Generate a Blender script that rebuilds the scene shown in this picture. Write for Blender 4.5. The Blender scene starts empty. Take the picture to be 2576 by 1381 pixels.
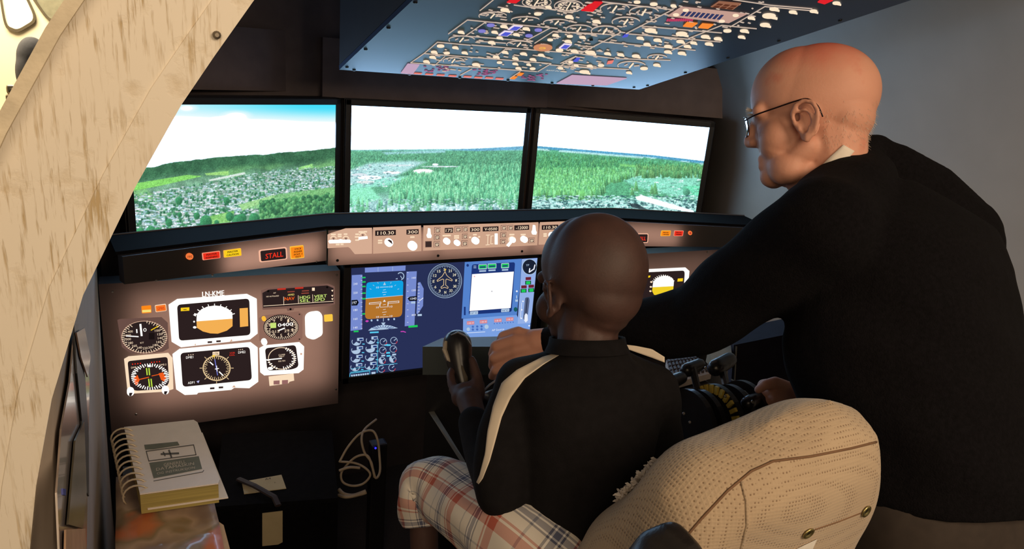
import bpy, bmesh, math, random
import numpy as np
from mathutils import Vector, Matrix
from mathutils.bvhtree import BVHTree

random.seed(7); RNG = np.random.default_rng(7)
S = bpy.context.scene
COL = S.collection

# ------------------------------------------------------------------ camera
F = 1828.0; CX = 1288.0; CY = 690.5
CAM = Vector((-1.0288, -2.6137, 1.588))
RT = Vector((0.89300538, -0.4420458, 0.0844802)).normalized()
UP = Vector((0.05948919, 0.3020107, 0.95144657)).normalized()
FW = Vector((0.44609689, 0.84462124, -0.29599412)).normalized()
cd = bpy.data.cameras.new('camera'); cam = bpy.data.objects.new('camera', cd); COL.objects.link(cam)
cd.sensor_width = 36; cd.lens = F / 2576 * 36; cd.clip_start = 0.02
BK = -FW
cam.matrix_world = Matrix(((RT.x, UP.x, BK.x, CAM.x), (RT.y, UP.y, BK.y, CAM.y), (RT.z, UP.z, BK.z, CAM.z), (0, 0, 0, 1)))
S.camera = cam
# ------------------------------------------------------------------ view, world, lights
S.view_settings.view_transform = 'Standard'; S.view_settings.look = 'None'
S.view_settings.gamma = 1; S.view_settings.use_curve_mapping = False
S.view_settings.exposure = 0.0
W = bpy.data.worlds.new('world'); S.world = W; W.use_nodes = True
W.node_tree.nodes['Background'].inputs[0].default_value = (1.0, 0.86, 0.72, 1)
W.node_tree.nodes['Background'].inputs[1].default_value = 0.08
def area(name, loc, aim, size, power, color, sy=None):
    l = bpy.data.lights.new(name, 'AREA'); l.energy = power; l.color = color; l.shape = 'RECTANGLE'
    l.size = size; l.size_y = sy or size
    o = bpy.data.objects.new(name, l); COL.objects.link(o); o.location = loc
    o.rotation_euler = (Vector(aim) - Vector(loc)).to_track_quat('-Z', 'Y').to_euler()
    return o
# warm ceiling lamp of the cabin aisle behind the photographer, and the bright cabin beyond the bulkhead
area('aisle_ceiling_lamp', (-1.75, -3.95, 2.15), (-.7, -1.9, 1.15), 1.3, 19.5, (1.0, 0.74, 0.47))
area('added_fill_lamp', (-0.1, -3.75, 2.35), (-.3, -1.3, .9), 1.0, 31.0, (1.0, 0.76, 0.52))  # unseen fill lamp, added to brighten the side walls and the dark interior
area('cabin_ceiling_lamp', (-2.0, 2.9, 2.5), (-1.75, 3.6, 1.2), 1.0, 85.0, (1.0, 0.84, 0.56))

# ------------------------------------------------------------------ measuring helpers
def ray(px, py):
    return FW + RT * ((px - CX) / F) - UP * ((py - CY) / F)
def D(px, py, d):
    return CAM + ray(px, py) * d
def proj(p):
    v = Vector(p) - CAM; z = v.dot(FW)
    return (CX + F * v.dot(RT) / z, CY - F * v.dot(UP) / z, z)
class Plane:
    def __init__(s, o, n):
        s.o = Vector(o); s.n = Vector(n).normalized()
        if (CAM - s.o).dot(s.n) < 0: s.n = -s.n
        s.u = Vector((0, 0, 1)).cross(s.n)
        s.u = s.u.normalized() if s.u.length > 1e-3 else Vector((1, 0, 0))
        s.v = s.n.cross(s.u).normalized()
    def p(s, px, py, off=0.0):
        d = ray(px, py); t = (s.o + s.n * off - CAM).dot(s.n) / d.dot(s.n)
        return CAM + d * t
    def pt(s, px, py, off=0.0):
        """exact plane point seen at this pixel, then moved along the normal"""
        return s.p(px, py) + s.n * off
def at_y(px, py, y): return Plane((0, y, 0), (0, 1, 0)).p(px, py)
def at_x(px, py, x): return Plane((x, 0, 0), (1, 0, 0)).p(px, py)
def at_z(px, py, z): return Plane((0, 0, z), (0, 0, 1)).p(px, py)

# ------------------------------------------------------------------ materials
def lin(c):
    return tuple(((x / 255) / 12.92 if x / 255 <= 0.04045 else (((x / 255) + 0.055) / 1.055) ** 2.4) for x in c)
MATS = {}
def mat(name, rgb, rough=0.6, metal=0.0, spec=0.5, var=0.12, scale=30.0, bump=0.0, bscale=None, coat=0.0, sss=0.0, stretch=(1, 1, 1)):
    if name in MATS: return MATS[name]
    m = bpy.data.materials.new(name); m.use_nodes = True; nt = m.node_tree; N = nt.nodes; L = nt.links
    b = N['Principled BSDF']; b.inputs['Roughness'].default_value = rough; b.inputs['Metallic'].default_value = metal
    b.inputs['Specular IOR Level'].default_value = spec
    if coat: b.inputs['Coat Weight'].default_value = coat; b.inputs['Coat Roughness'].default_value = 0.08
    if sss:
        b.inputs['Subsurface Weight'].default_value = sss; b.inputs['Subsurface Radius'].default_value = (0.012, 0.005, 0.003); b.inputs['Subsurface Scale'].default_value = 1.0
    tc = N.new('ShaderNodeTexCoord'); mp = N.new('ShaderNodeMapping'); mp.inputs['Scale'].default_value = stretch
    L.new(tc.outputs['Object'], mp.inputs[0])
    nz = N.new('ShaderNodeTexNoise'); nz.inputs['Scale'].default_value = scale; nz.inputs['Detail'].default_value = 4
    L.new(mp.outputs[0], nz.inputs['Vector'])
    cr = N.new('ShaderNodeValToRGB'); c = lin(rgb)
    cr.color_ramp.elements[0].position = 0.3; cr.color_ramp.elements[1].position = 0.7
    cr.color_ramp.elements[0].color = tuple(x * (1 - var) for x in c) + (1,)
    cr.color_ramp.elements[1].color = tuple(min(1, x * (1 + var)) for x in c) + (1,)
    L.new(nz.outputs['Fac'], cr.inputs[0]); L.new(cr.outputs[0], b.inputs['Base Color'])
    if bump:
        n2 = N.new('ShaderNodeTexNoise'); n2.inputs['Scale'].default_value = bscale or scale * 4; n2.inputs['Detail'].default_value = 5
        L.new(mp.outputs[0], n2.inputs['Vector'])
        bp = N.new('ShaderNodeBump'); bp.inputs['Strength'].default_value = bump; bp.inputs['Distance'].default_value = 0.003
        L.new(n2.outputs['Fac'], bp.inputs['Height']); L.new(bp.outputs[0], b.inputs['Normal'])
    MATS[name] = m; return m
def emit(name, rgb, strength=1.0):
    if name in MATS: return MATS[name]
    m = bpy.data.materials.new(name); m.use_nodes = True; nt = m.node_tree; N = nt.nodes
    N.remove(N['Principled BSDF']); e = N.new('ShaderNodeEmission')
    e.inputs[0].default_value = lin(rgb) + (1,); e.inputs[1].default_value = strength
    nt.links.new(e.outputs[0], N['Material Output'].inputs[0]); MATS[name] = m; return m
def backlit(name, rgb, var=0.06):
    """thin translucent front sheet: takes its light from the lamps inside the housing behind it"""
    if name in MATS: return MATS[name]
    m = bpy.data.materials.new(name); m.use_nodes = True; nt = m.node_tree; N = nt.nodes; L = nt.links
    b = N['Principled BSDF']; b.inputs['Roughness'].default_value = 0.45; b.inputs['Base Color'].default_value = (0.012, 0.010, 0.009, 1)
    t = N.new('ShaderNodeBsdfTranslucent'); nz = N.new('ShaderNodeTexNoise'); nz.inputs['Scale'].default_value = 14
    tc = N.new('ShaderNodeTexCoord'); L.new(tc.outputs['Object'], nz.inputs['Vector'])
    cr = N.new('ShaderNodeValToRGB'); c = lin(rgb)
    cr.color_ramp.elements[0].color = tuple(x * (1 - var) for x in c) + (1,); cr.color_ramp.elements[1].color = tuple(x * (1 + var) for x in c) + (1,)
    L.new(nz.outputs['Fac'], cr.inputs[0]); L.new(cr.outputs[0], t.inputs[0])
    a = N.new('ShaderNodeAddShader'); L.new(b.outputs[0], a.inputs[0]); L.new(t.outputs[0], a.inputs[1])
    L.new(a.outputs[0], N['Material Output'].inputs[0]); MATS[name] = m; return m

# ------------------------------------------------------------------ object helpers
def tag(o, label, cat, group=None, kind=None):
    if label: o['label'] = label
    if cat: o['category'] = cat
    if group: o['group'] = group
    if kind: o['kind'] = kind
    return o
def thing(name, label, cat, loc, group=None):
    o = bpy.data.objects.new(name, None); COL.objects.link(o); o.location = loc; o.empty_display_size = 0.05
    return tag(o, label, cat, group)
def wloc(o):
    v = Vector((0, 0, 0))
    while o is not None: v = v + Vector(o.location); o = o.parent
    return v
class MB:
    def __init__(s): s.v = []; s.f = []; s.m = []; s.uv = None
    def add(s, vs, fs, mi=0):
        k = len(s.v); s.v += [tuple(v) for v in vs]; s.f += [tuple(k + i for i in f) for f in fs]; s.m += [mi] * len(fs)
    def box(s, c, sz, R=None, mi=0):
        h = [x / 2 for x in sz]; R = R or Matrix.Identity(3); c = Vector(c)
        vs = [c + R @ Vector((x * h[0], y * h[1], z * h[2])) for x in (-1, 1) for y in (-1, 1) for z in (-1, 1)]
        s.add(vs, [(0, 1, 3, 2), (4, 6, 7, 5), (0, 4, 5, 1), (2, 3, 7, 6), (0, 2, 6, 4), (1, 5, 7, 3)], mi)
    def bev(s, c, sz, b, R=None, mi=0):
        """box with chamfered edges"""
        bm = bmesh.new(); bmesh.ops.create_cube(bm, size=1.0)
        for v in bm.verts: v.co = Vector((v.co.x * sz[0], v.co.y * sz[1], v.co.z * sz[2]))
        bmesh.ops.bevel(bm, geom=list(bm.edges), offset=b, segments=2, affect='EDGES', profile=0.6)
        R = R or Matrix.Identity(3); c = Vector(c); bm.verts.index_update()
        s.add([c + R @ v.co for v in bm.verts], [[v.index for v in f.verts] for f in bm.faces], mi); bm.free()
    def loop(s, front, back, mi=0, cap_back=False):
        n = len(front); fs = [tuple(range(n))] + [(i, n + i, n + (i + 1) % n, (i + 1) % n) for i in range(n)]
        if cap_back: fs.append(tuple(range(2 * n - 1, n - 1, -1)))
        s.add(list(front) + list(back), fs, mi)
    def prism(s, pts, vec, mi=0):
        s.loop([Vector(p) for p in pts], [Vector(p) + Vector(vec) for p in pts], mi, True)
    def grid(s, rows, mi=0, close_u=False, close_v=False):
        nr = len(rows); nc = len(rows[0]); vs = [p for r in rows for p in r]; fs = []
        for i in range(nr - 1 + (1 if close_v else 0)):
            for j in range(nc - 1 + (1 if close_u else 0)):
                a, b = i % nr, (i + 1) % nr; c, d = j % nc, (j + 1) % nc
                fs.append((a * nc + c, a * nc + d, b * nc + d, b * nc + c))
        s.add(vs, fs, mi)
    def tube(s, pts, r, n=8, mi=0, caps=True, flat=1.0):
        pts = [Vector(p) for p in pts]; rs = r if isinstance(r, (list, tuple)) else [r] * len(pts)
        rows = []; prev = None
        for i, p in enumerate(pts):
            t = (pts[min(i + 1, len(pts) - 1)] - pts[max(i - 1, 0)]).normalized()
            if prev is None:
                a = t.cross(Vector((0, 0, 1)));  a = a if a.length > 1e-3 else t.cross(Vector((1, 0, 0)))
            else: a = prev - t * prev.dot(t)
            a.normalize(); prev = a; b = t.cross(a)
            rows.append([p + a * (rs[i] * math.cos(2 * math.pi * k / n)) + b * (rs[i] * flat * math.sin(2 * math.pi * k / n)) for k in range(n)])
        s.grid(rows, mi, close_u=True)
        if caps:
            s.add(rows[0], [tuple(range(n))], mi); s.add(rows[-1], [tuple(range(n - 1, -1, -1))], mi)
    def lathe(s, c, axis, prof, n=16, mi=0):
        ax = Vector(axis).normalized(); a = ax.cross(Vector((0, 0, 1))); a = a if a.length > 1e-3 else ax.cross(Vector((1, 0, 0))); a.normalize(); b = ax.cross(a); c = Vector(c)
        rows = [[c + ax * h + (a * math.cos(2 * math.pi * k / n) + b * math.sin(2 * math.pi * k / n)) * max(r, 1e-5) for k in range(n)] for r, h in prof]
        s.grid(rows, mi, close_u=True)
        s.add(rows[0], [tuple(range(n))], mi); s.add(rows[-1], [tuple(range(n))], mi)
    def ell(s, c, r, R=None, nu=20, nv=12, mi=0):
        R = R or Matrix.Identity(3); c = Vector(c); rows = []
        for i in range(nv + 1):
            t = math.pi * i / nv
            rows.append([c + R @ Vector((r[0] * max(math.sin(t), 1e-4) * math.cos(2 * math.pi * k / nu), r[1] * max(math.sin(t), 1e-4) * math.sin(2 * math.pi * k / nu), r[2] * math.cos(t))) for k in range(nu)])
        s.grid(rows, mi, close_u=True)
        s.add(rows[0], [tuple(range(nu))], mi); s.add(rows[-1], [tuple(range(nu))], mi)
    def cap(s, a, b, ra, rb, n=14, mi=0):
        """tapered capsule"""
        a = Vector(a); b = Vector(b); t = (b - a); L = t.length
        if L < 1e-6: s.ell(a, (ra, ra, ra), None, n, 8, mi); return
        prof = [(ra * math.sin(x), -ra * math.cos(x)) for x in (0.02, 0.4, 0.8, 1.2, 1.57)] + [(rb * math.cos(x), L + rb * math.sin(x)) for x in (0, 0.4, 0.8, 1.2, 1.55)]
        s.lathe(a, t, prof, n, mi)
    def chain(s, pts, rs, n=14, mi=0):
        for i in range(len(pts) - 1): s.cap(pts[i], pts[i + 1], rs[i], rs[i + 1], n, mi)
    def mesh(s, name, off):
        me = bpy.data.meshes.new(name); o = Vector(off)
        me.from_pydata([(v[0] - o.x, v[1] - o.y, v[2] - o.z) for v in s.v], [], s.f); me.update(); return me
    def build(s, name, mats, parent=None, loc=None, smooth=False, fix=True):
        if parent is not None: loc = wloc(parent)
        elif loc is None:
            a = np.array(s.v); loc = Vector(((a[:, 0].min() + a[:, 0].max()) / 2, (a[:, 1].min() + a[:, 1].max()) / 2, a[:, 2].min()))
        me = s.mesh(name, loc)
        mats = mats if isinstance(mats, (list, tuple)) else [mats]
        for m in mats: me.materials.append(m)
        me.polygons.foreach_set('material_index', s.m)
        if fix:
            bm = bmesh.new(); bm.from_mesh(me); bmesh.ops.remove_doubles(bm, verts=bm.verts, dist=1e-6); bmesh.ops.recalc_face_normals(bm, faces=bm.faces); bm.to_mesh(me); bm.free()
        if smooth: me.polygons.foreach_set('use_smooth', [True] * len(me.polygons))
        o = bpy.data.objects.new(name, me); COL.objects.link(o)
        if parent is not None: o.parent = parent
        else: o.location = loc
        return o
    def remesh(s, name, mats, voxel, smooth=6, parent=None, loc=None, disp=None, factor=0.5):
        """union of the collected solids as one continuous skin"""
        o = s.build(name, mats, parent, loc)
        o.modifiers.new('r', 'REMESH'); md = o.modifiers['r']; md.mode = 'VOXEL'; md.voxel_size = voxel; md.use_smooth_shade = True
        sm = o.modifiers.new('s', 'SMOOTH'); sm.factor = factor; sm.iterations = smooth
        dg = bpy.context.evaluated_depsgraph_get(); me = bpy.data.meshes.new_from_object(o.evaluated_get(dg))
        old = o.data; o.modifiers.clear(); o.data = me; me.name = name; bpy.data.meshes.remove(old)
        if disp:
            n = len(me.vertices); co = np.empty(n * 3, np.float32); no = np.empty(n * 3, np.float32)
            me.vertices.foreach_get('co', co); me.vertex_normals.foreach_get('vector', no)
            co = co.reshape(-1, 3); no = no.reshape(-1, 3); co += no * disp(co + np.array(wloc(o), np.float32))[:, None]
            me.vertices.foreach_set('co', co.ravel()); me.update()
        if not len(me.materials):
            for m in (mats if isinstance(mats, (list, tuple)) else [mats]): me.materials.append(m)
        me.polygons.foreach_set('use_smooth', [True] * len(me.polygons))
        return o
def struct(o, label=None, cat=None):
    o['kind'] = 'structure'
    if label: o['label'] = label
    if cat: o['category'] = cat
    return o
def bvh(o):
    w = wloc(o); return BVHTree.FromPolygons([Vector(v.co) + w for v in o.data.vertices], [tuple(p.vertices) for p in o.data.polygons])
def drape(bv, a, b, n, m, name, mt, parent, off=0.003):
    """strip of cloth between two pixel polylines, laid on a surface"""
    def res(pl, k):
        pl = [Vector(p) for p in pl]; d = [0]
        for i in range(1, len(pl)): d.append(d[-1] + (pl[i] - pl[i - 1]).length)
        out = []
        for j in range(k):
            t = d[-1] * j / (k - 1); i = 0
            while i < len(pl) - 2 and d[i + 1] < t: i += 1
            out.append(pl[i].lerp(pl[i + 1], (t - d[i]) / max(d[i + 1] - d[i], 1e-9)))
        return out
    A = res(a, n); B = res(b, n); rows = []; last = None
    for i in range(n):
        r = []
        for j in range(m):
            q = A[i].lerp(B[i], j / (m - 1)); d = ray(q.x, q.y).normalized()
            h = bv.ray_cast(CAM, d)
            if h[0] is None: p = CAM + d * (last or 1.2)
            else: p = h[0] - d * off; last = (p - CAM).length
            r.append(p)
        rows.append(r)
    mb = MB(); mb.grid(rows); back = [[p + ray(*proj(p)[:2]).normalized() * (off + 0.004) for p in r] for r in rows]; mb.grid(back)
    edge = lambda g: g[0] + [r[-1] for r in g[1:-1]] + g[-1][::-1] + [r[0] for r in g[-2:0:-1]]
    mb.grid([edge(rows), edge(back)], close_u=True)
    return mb.build(name, mt, parent, smooth=True)

# lettering: outlines of the built-in font as flat triangles
_TX = {}
def glyphs(s):
    if s not in _TX:
        c = bpy.data.curves.new('t', 'FONT'); c.body = s; c.align_x = 'CENTER'; c.align_y = 'CENTER'; c.resolution_u = 2
        o = bpy.data.objects.new('t', c); COL.objects.link(o); dg = bpy.context.evaluated_depsgraph_get(); dg.update()
        me = o.evaluated_get(dg).to_mesh(); vs = [(v.co.x, v.co.y) for v in me.vertices]; fs = [tuple(p.vertices) for p in me.polygons]
        o.evaluated_get(dg).to_mesh_clear(); bpy.data.objects.remove(o); bpy.data.curves.remove(c)
        _TX[s] = (vs, fs)
    return _TX[s]
class Print:
    """flat, slightly raised shapes on a plane, measured in photograph pixels (Z = zoom window mapping)"""
    def __init__(s, pl, ox=0, oy=0, sc=1.0, base=0.0): s.pl = pl; s.ox = ox; s.oy = oy; s.sc = sc; s.mb = MB(); s.h = base; s.mats = []
    def w(s, x, y, off): return s.pl.pt(s.ox + x * s.sc, s.oy + y * s.sc, off)
    def mi(s, m):
        if m not in s.mats: s.mats.append(m)
        return s.mats.index(m)
    def poly(s, pts, m, h=0.001, lo=0.0):
        s.mb.loop([s.w(x, y, s.h + h) for x, y in pts], [s.w(x, y, s.h + lo) for x, y in pts], s.mi(m)); return s
    def rect(s, x0, y0, x1, y1, m, h=0.001, sl=0.0):
        return s.poly([(x0, y0), (x1, y0 + sl * (x1 - x0)), (x1, y1 + sl * (x1 - x0)), (x0, y1)], m, h)
    def rpoly(s, pts, r, m, h=0.001, n=4):
        out = []; k = len(pts)
        for i in range(k):
            p = Vector(pts[i]); a = (Vector(pts[i - 1]) - p); b = (Vector(pts[(i + 1) % k]) - p)
            ra = min(r, a.length * .45); rb = min(r, b.length * .45); A = p + a.normalized() * ra; B = p + b.normalized() * rb
            for j in range(n + 1):
                t = j / n; out.append(tuple(A * (1 - t) ** 2 + p * 2 * t * (1 - t) + B * t * t))
        return s.poly(out, m, h)
    def ell(s, x, y, rx, ry, m, h=0.001, n=28, a0=0, a1=360):
        pts = [(x + rx * math.cos(math.radians(a0 + (a1 - a0) * i / n)), y - ry * math.sin(math.radians(a0 + (a1 - a0) * i / n))) for i in range(n + (0 if a1 - a0 >= 360 else 1))]
        return s.poly(pts, m, h)
    def ring(s, x, y, rx, ry, t, m, h=0.001, n=32, a0=0, a1=360):
        full = a1 - a0 >= 360; k = n if full else n + 1
        A = [math.radians(a0 + (a1 - a0) * i / n) for i in range(k)]
        rows = [[s.w(x + (rx + q) * math.cos(a), y - (ry + q) * math.sin(a), s.h + hh) for a in A] for q, hh in ((t / 2, 0), (t / 2, h), (-t / 2, h), (-t / 2, 0))]
        s.mb.grid(rows, s.mi(m), close_u=full); return s
    def line(s, pts, t, m, h=0.001):
        for (x0, y0), (x1, y1) in zip(pts[:-1], pts[1:]):
            d = Vector((x1 - x0, y1 - y0)); L = d.length
            if L < 1e-6: continue
            d /= L; q = Vector((-d.y, d.x)) * t / 2; e = d * t * 0.3
            s.poly([(x0 - e.x + q.x, y0 - e.y + q.y), (x1 + e.x + q.x, y1 + e.y + q.y), (x1 + e.x - q.x, y1 + e.y - q.y), (x0 - e.x - q.x, y0 - e.y - q.y)], m, h)
        return s
    def ticks(s, x, y, rx, ry, n, l, t, m, a0=0, a1=360, h=0.001, skip=()):
        for i in range(n):
            a = math.radians(a0 + (a1 - a0) * i / n); c, q = math.cos(a), math.sin(a); k = l * (1.5 if i % 2 == 0 else 1)
            s.line([(x + rx * c, y - ry * q), (x + (rx - k) * c, y - (ry - k * ry / rx) * q)], t, m, h)
        return s
    def text(s, st, x, y, hpx, m, wpx=None, ang=None, h=0.0012, bold=0.0):
        vs, fs = glyphs(st)
        if not vs: return s
        px, py = s.ox + x * s.sc, s.oy + y * s.sc; c = s.pl.p(px, py)
        e = 0.01; qu = proj(c + s.pl.u * e); qv = proj(c + s.pl.v * e); q0 = proj(c)
        du = Vector((qu[0] - q0[0], qu[1] - q0[1])); dv = Vector((qv[0] - q0[0], qv[1] - q0[1]))
        if du.x < 0: du = -du
        if dv.y > 0: dv = -dv
        xs = [v[0] for v in vs]; ys = [v[1] for v in vs]; hh = max(max(ys) - min(ys), 1e-3); ww = max(max(xs) - min(xs), 1e-3)
        cy = (max(ys) + min(ys)) / 2; cx = (max(xs) + min(xs)) / 2
        ky = hpx * s.sc / hh; dv = dv.normalized() * ky
        kx = (wpx * s.sc / ww) if wpx else ky; du = du.normalized() * kx
        s.mb.add([s.pl.pt(px + (v[0] - cx) * du.x + (v[1] - cy) * dv.x, py + (v[0] - cx) * du.y + (v[1] - cy) * dv.y, s.h + h) for v in vs], fs, s.mi(m))
        if bold:
            for dx in (-bold, bold):
                s.mb.add([s.pl.pt(px + dx + (v[0] - cx) * du.x + (v[1] - cy) * dv.x, py + (v[0] - cx) * du.y + (v[1] - cy) * dv.y, s.h + h * 0.9) for v in vs], fs, s.mi(m))
        return s
    def out(s, name, parent, label=None):
        o = s.mb.build(name, s.mats, parent, fix=False)
        if name.endswith(('_marks', '_text', '_scale', 'lettering', '_rose', '_card', '_ladder', '_lines', '_digits', '_arc', '_labels', '_keys', 'digits', '_lights', 'engine_dial', 'fuel_dial', 'number_drums', 'needle')): o['kind'] = 'stuff'
        if label: o['label'] = label
        return o
# ================================================================== the setting
M_floor = mat('dark_carpet', (38, 33, 34), 0.95, var=0.3, scale=180, bump=0.4)
M_black = mat('matte_black_paint', (50, 44, 47), 0.6, var=0.15, scale=18)
M_blk2 = mat('black_plastic', (24, 23, 26), 0.38, var=0.15, scale=50)
M_hood = mat('black_vinyl', (12, 11, 14), 0.95, spec=0.08, var=0.2, scale=90)
M_gwall = mat('grey_wall_paint', (188, 182, 174), 0.75, var=0.05, scale=6, bump=0.05, bscale=120)
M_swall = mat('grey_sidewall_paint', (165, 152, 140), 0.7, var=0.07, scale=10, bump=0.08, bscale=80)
b = MB(); b.box((0, 0.6, -0.05), (9, 11, 0.1)); struct(b.build('floor', M_floor), 'dark carpeted floor of the cockpit and cabin', 'floor')
# left side wall, curved like a fuselage
PROF = [(0, -1.16), (.3, -1.16), (.6, -1.155), (.8, -1.15), (1.0, -1.145), (1.2, -1.13), (1.312, -1.108), (1.423, -1.075), (1.506, -1.04), (1.61, -.985), (1.75, -.9), (1.9, -.78), (2.1, -.58)]
def shell(prof, y0, y1, th, sgn):
    mb = MB(); ys = [y0 + (y1 - y0) * i / 6 for i in range(7)]
    inner = [[Vector((x, y, z)) for y in ys] for z, x in prof]; outer = [[Vector((x + th * sgn, y, z)) for y in ys] for z, x in prof]
    mb.grid(inner); mb.grid(outer)
    for k in (0, -1): mb.grid([[r[k] for r in inner], [r[k] for r in outer]])
    mb.grid([inner[0], outer[0]]); mb.grid([inner[-1], outer[-1]]); return mb
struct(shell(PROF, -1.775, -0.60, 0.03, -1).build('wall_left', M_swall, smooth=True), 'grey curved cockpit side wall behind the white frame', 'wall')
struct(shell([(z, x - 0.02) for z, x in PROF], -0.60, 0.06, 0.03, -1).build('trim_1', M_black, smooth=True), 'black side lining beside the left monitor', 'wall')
RP = [(0, 1.2), (.6, 1.22), (1.2, 1.22), (1.5, 1.17), (1.75, 1.06), (1.95, .9), (2.1, .72)]
struct(shell(RP, -3.0, 0.06, 0.03, 1).build('wall_right', M_gwall, smooth=True), 'plain grey curved cockpit wall behind the standing man', 'wall')
M_front = mat('charcoal_brown_paint', (116, 101, 100), 0.6, var=0.12, scale=14)
b = MB(); b.prism([(x, .06, z) for x, z in [(-1.2, 0), (1.25, 0), (1.25, 1.4), (.95, 2.1), (-.75, 2.1), (-1.02, 1.75), (-1.1, 1.6), (-1.16, 1.4), (-1.2, 1.0)]], (0, .08, 0)); struct(b.build('wall_front', M_front), 'black front wall behind the three monitors', 'wall')
b = MB(); b.box((0.05, -0.9, 2.13), (1.5, 2.1, 0.06)); struct(b.build('ceiling', M_black), 'black cockpit ceiling above the overhead panel', 'ceiling')
# curved monitor surround
b = MB()
for s in (-1, 1):
    R = Matrix.Rotation(-0.39 * s, 3, 'Z')
    b.box((s * 0.80, -0.02, 1.48) if s < 0 else (.86, -.045, 1.48), (0.76 if s < 0 else .9, 0.03, 0.2), R)
b.box((0, 0.03, 1.47), (0.9, 0.03, 0.2))
struct(b.build('trim_2', M_front), 'black fascia above the tops of the monitors', 'trim')

# white plywood former (bulkhead frame) next to the photographer
def m_ply():
    m = bpy.data.materials.new('painted_plywood'); m.use_nodes = True; nt = m.node_tree; N = nt.nodes; L = nt.links; bs = N['Principled BSDF']
    tc = N.new('ShaderNodeTexCoord'); mp = N.new('ShaderNodeMapping'); mp.inputs['Scale'].default_value = (1, 1, 0.085); L.new(tc.outputs['Object'], mp.inputs[0])
    def nz(scale, det, vec, lo, hi):
        n = N.new('ShaderNodeTexNoise'); n.inputs['Scale'].default_value = scale; n.inputs['Detail'].default_value = det; n.inputs['Roughness'].default_value = .6; L.new(vec, n.inputs['Vector'])
        r = N.new('ShaderNodeMapRange'); r.inputs['From Min'].default_value = lo; r.inputs['From Max'].default_value = hi; L.new(n.outputs['Fac'], r.inputs['Value']); return r.outputs[0]
    st = nz(210, 3, mp.outputs[0], .53, .68); mk = nz(9, 4, tc.outputs['Object'], .36, .60); bl = nz(20, 6, tc.outputs['Object'], .56, .74)
    mx = N.new('ShaderNodeMath'); mx.operation = 'MULTIPLY'; L.new(st, mx.inputs[0]); L.new(mk, mx.inputs[1])
    ad = N.new('ShaderNodeMath'); ad.operation = 'MULTIPLY_ADD'; ad.inputs[1].default_value = .55; ad.use_clamp = True; L.new(bl, ad.inputs[0]); L.new(mx.outputs[0], ad.inputs[2])
    cr = N.new('ShaderNodeValToRGB'); e = cr.color_ramp.elements; e[0].position = 0; e[0].color = lin((238, 228, 210)) + (1,); e[1].position = 1; e[1].color = lin((196, 172, 130)) + (1,)
    L.new(ad.outputs[0], cr.inputs[0]); L.new(cr.outputs[0], bs.inputs['Base Color']); bs.inputs['Roughness'].default_value = .5
    bp = N.new('ShaderNodeBump'); bp.inputs['Strength'].default_value = .4; bp.inputs['Distance'].default_value = .003; bp.invert = True
    L.new(ad.outputs[0], bp.inputs['Height']); L.new(bp.outputs[0], bs.inputs['Normal']); return m
M_ply = m_ply(); M_rim = mat('painted_edge_strip', (222, 208, 180), .6, var=.12, scale=40, bump=.4, bscale=90)
inner = [(-.72, 1.86), (-.80, 1.765), (-.862, 1.69), (-.92, 1.61), (-.957, 1.556), (-.99, 1.506), (-1.036, 1.423), (-1.09, 1.312), (-1.127, 1.2), (-1.15, 1.1), (-1.165, 1.01), (-1.185, .85), (-1.197, .6), (-1.2, .3), (-1.195, 0)]
fr = thing('bulkhead_frame', 'white painted plywood arch with drip streaks at the left', 'frame', (-1.25, -1.8, 0))
def nrm2(pl, i):
    a = Vector(pl[max(i - 1, 0)]); c = Vector(pl[min(i + 1, len(pl) - 1)]); t = (c - a).normalized(); return Vector((t.y, -t.x)) if t.y < 0 else Vector((-t.y, t.x))
outl = []
for i, p in enumerate(inner):
    n = nrm2(inner, i); n = n if n.x < 0 else -n
    wd = .114 if i < 9 else .114 + .03 * (i - 8)
    outl.append((p[0] + n.x * wd, p[1] + n.y * wd))
b = MB(); yf, yb = -1.8, -1.775
cols = lambda pl, y: [Vector((x, y, z)) for x, z in pl]
rows = [[Vector((a[0] + (o[0] - a[0]) * t, yf, a[1] + (o[1] - a[1]) * t)) for a, o in zip(inner, outl)] for t in (0, .25, .5, .75, 1)]
b.grid(rows); b.grid([cols(inner, yb), cols(outl, yb)]); b.grid([cols(inner, yf), cols(inner, yb)]); b.grid([cols(outl, yf), cols(outl, yb)]); b.grid([[rows[0][-1], rows[-1][-1]], [Vector((inner[-1][0], yb, 0)), Vector((outl[-1][0], yb, 0))]])
b.build('plywood_face', M_ply, fr)
b = MB(); rim_o = []
for i, p in enumerate(outl):
    n = nrm2(outl, i); n = n if n.x < 0 else -n; rim_o.append((p[0] + n.x * .012, p[1] + n.y * .012))
ya, yb2 = -1.816, -1.76
b.grid([cols(outl, ya), cols(rim_o, ya), cols(rim_o, yb2), cols(outl, yb2)], close_v=True)
b.build('edge_strip', M_rim, fr)
b = MB(); ins = []
for i, p in enumerate(inner):
    n = nrm2(inner, i); n = n if n.x < 0 else -n; ins.append((p[0] + n.x * .03, p[1] + n.y * .03))
b.grid([cols(inner, yf - .002), cols(ins, yf - .002), cols(ins, yf), cols(inner, yf)], close_v=True)
b.build('inner_edging', M_ply, fr)
b = MB(); c = Plane((0, yf - .004, 0), (0, 1, 0)).p(545, 88); b.lathe(c, (0, -1, 0), [(.004, 0), (.004, .002), (.002, .004)], 12); b.build('screw', mat('steel', (150, 140, 125), .4, .8), fr)

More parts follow.
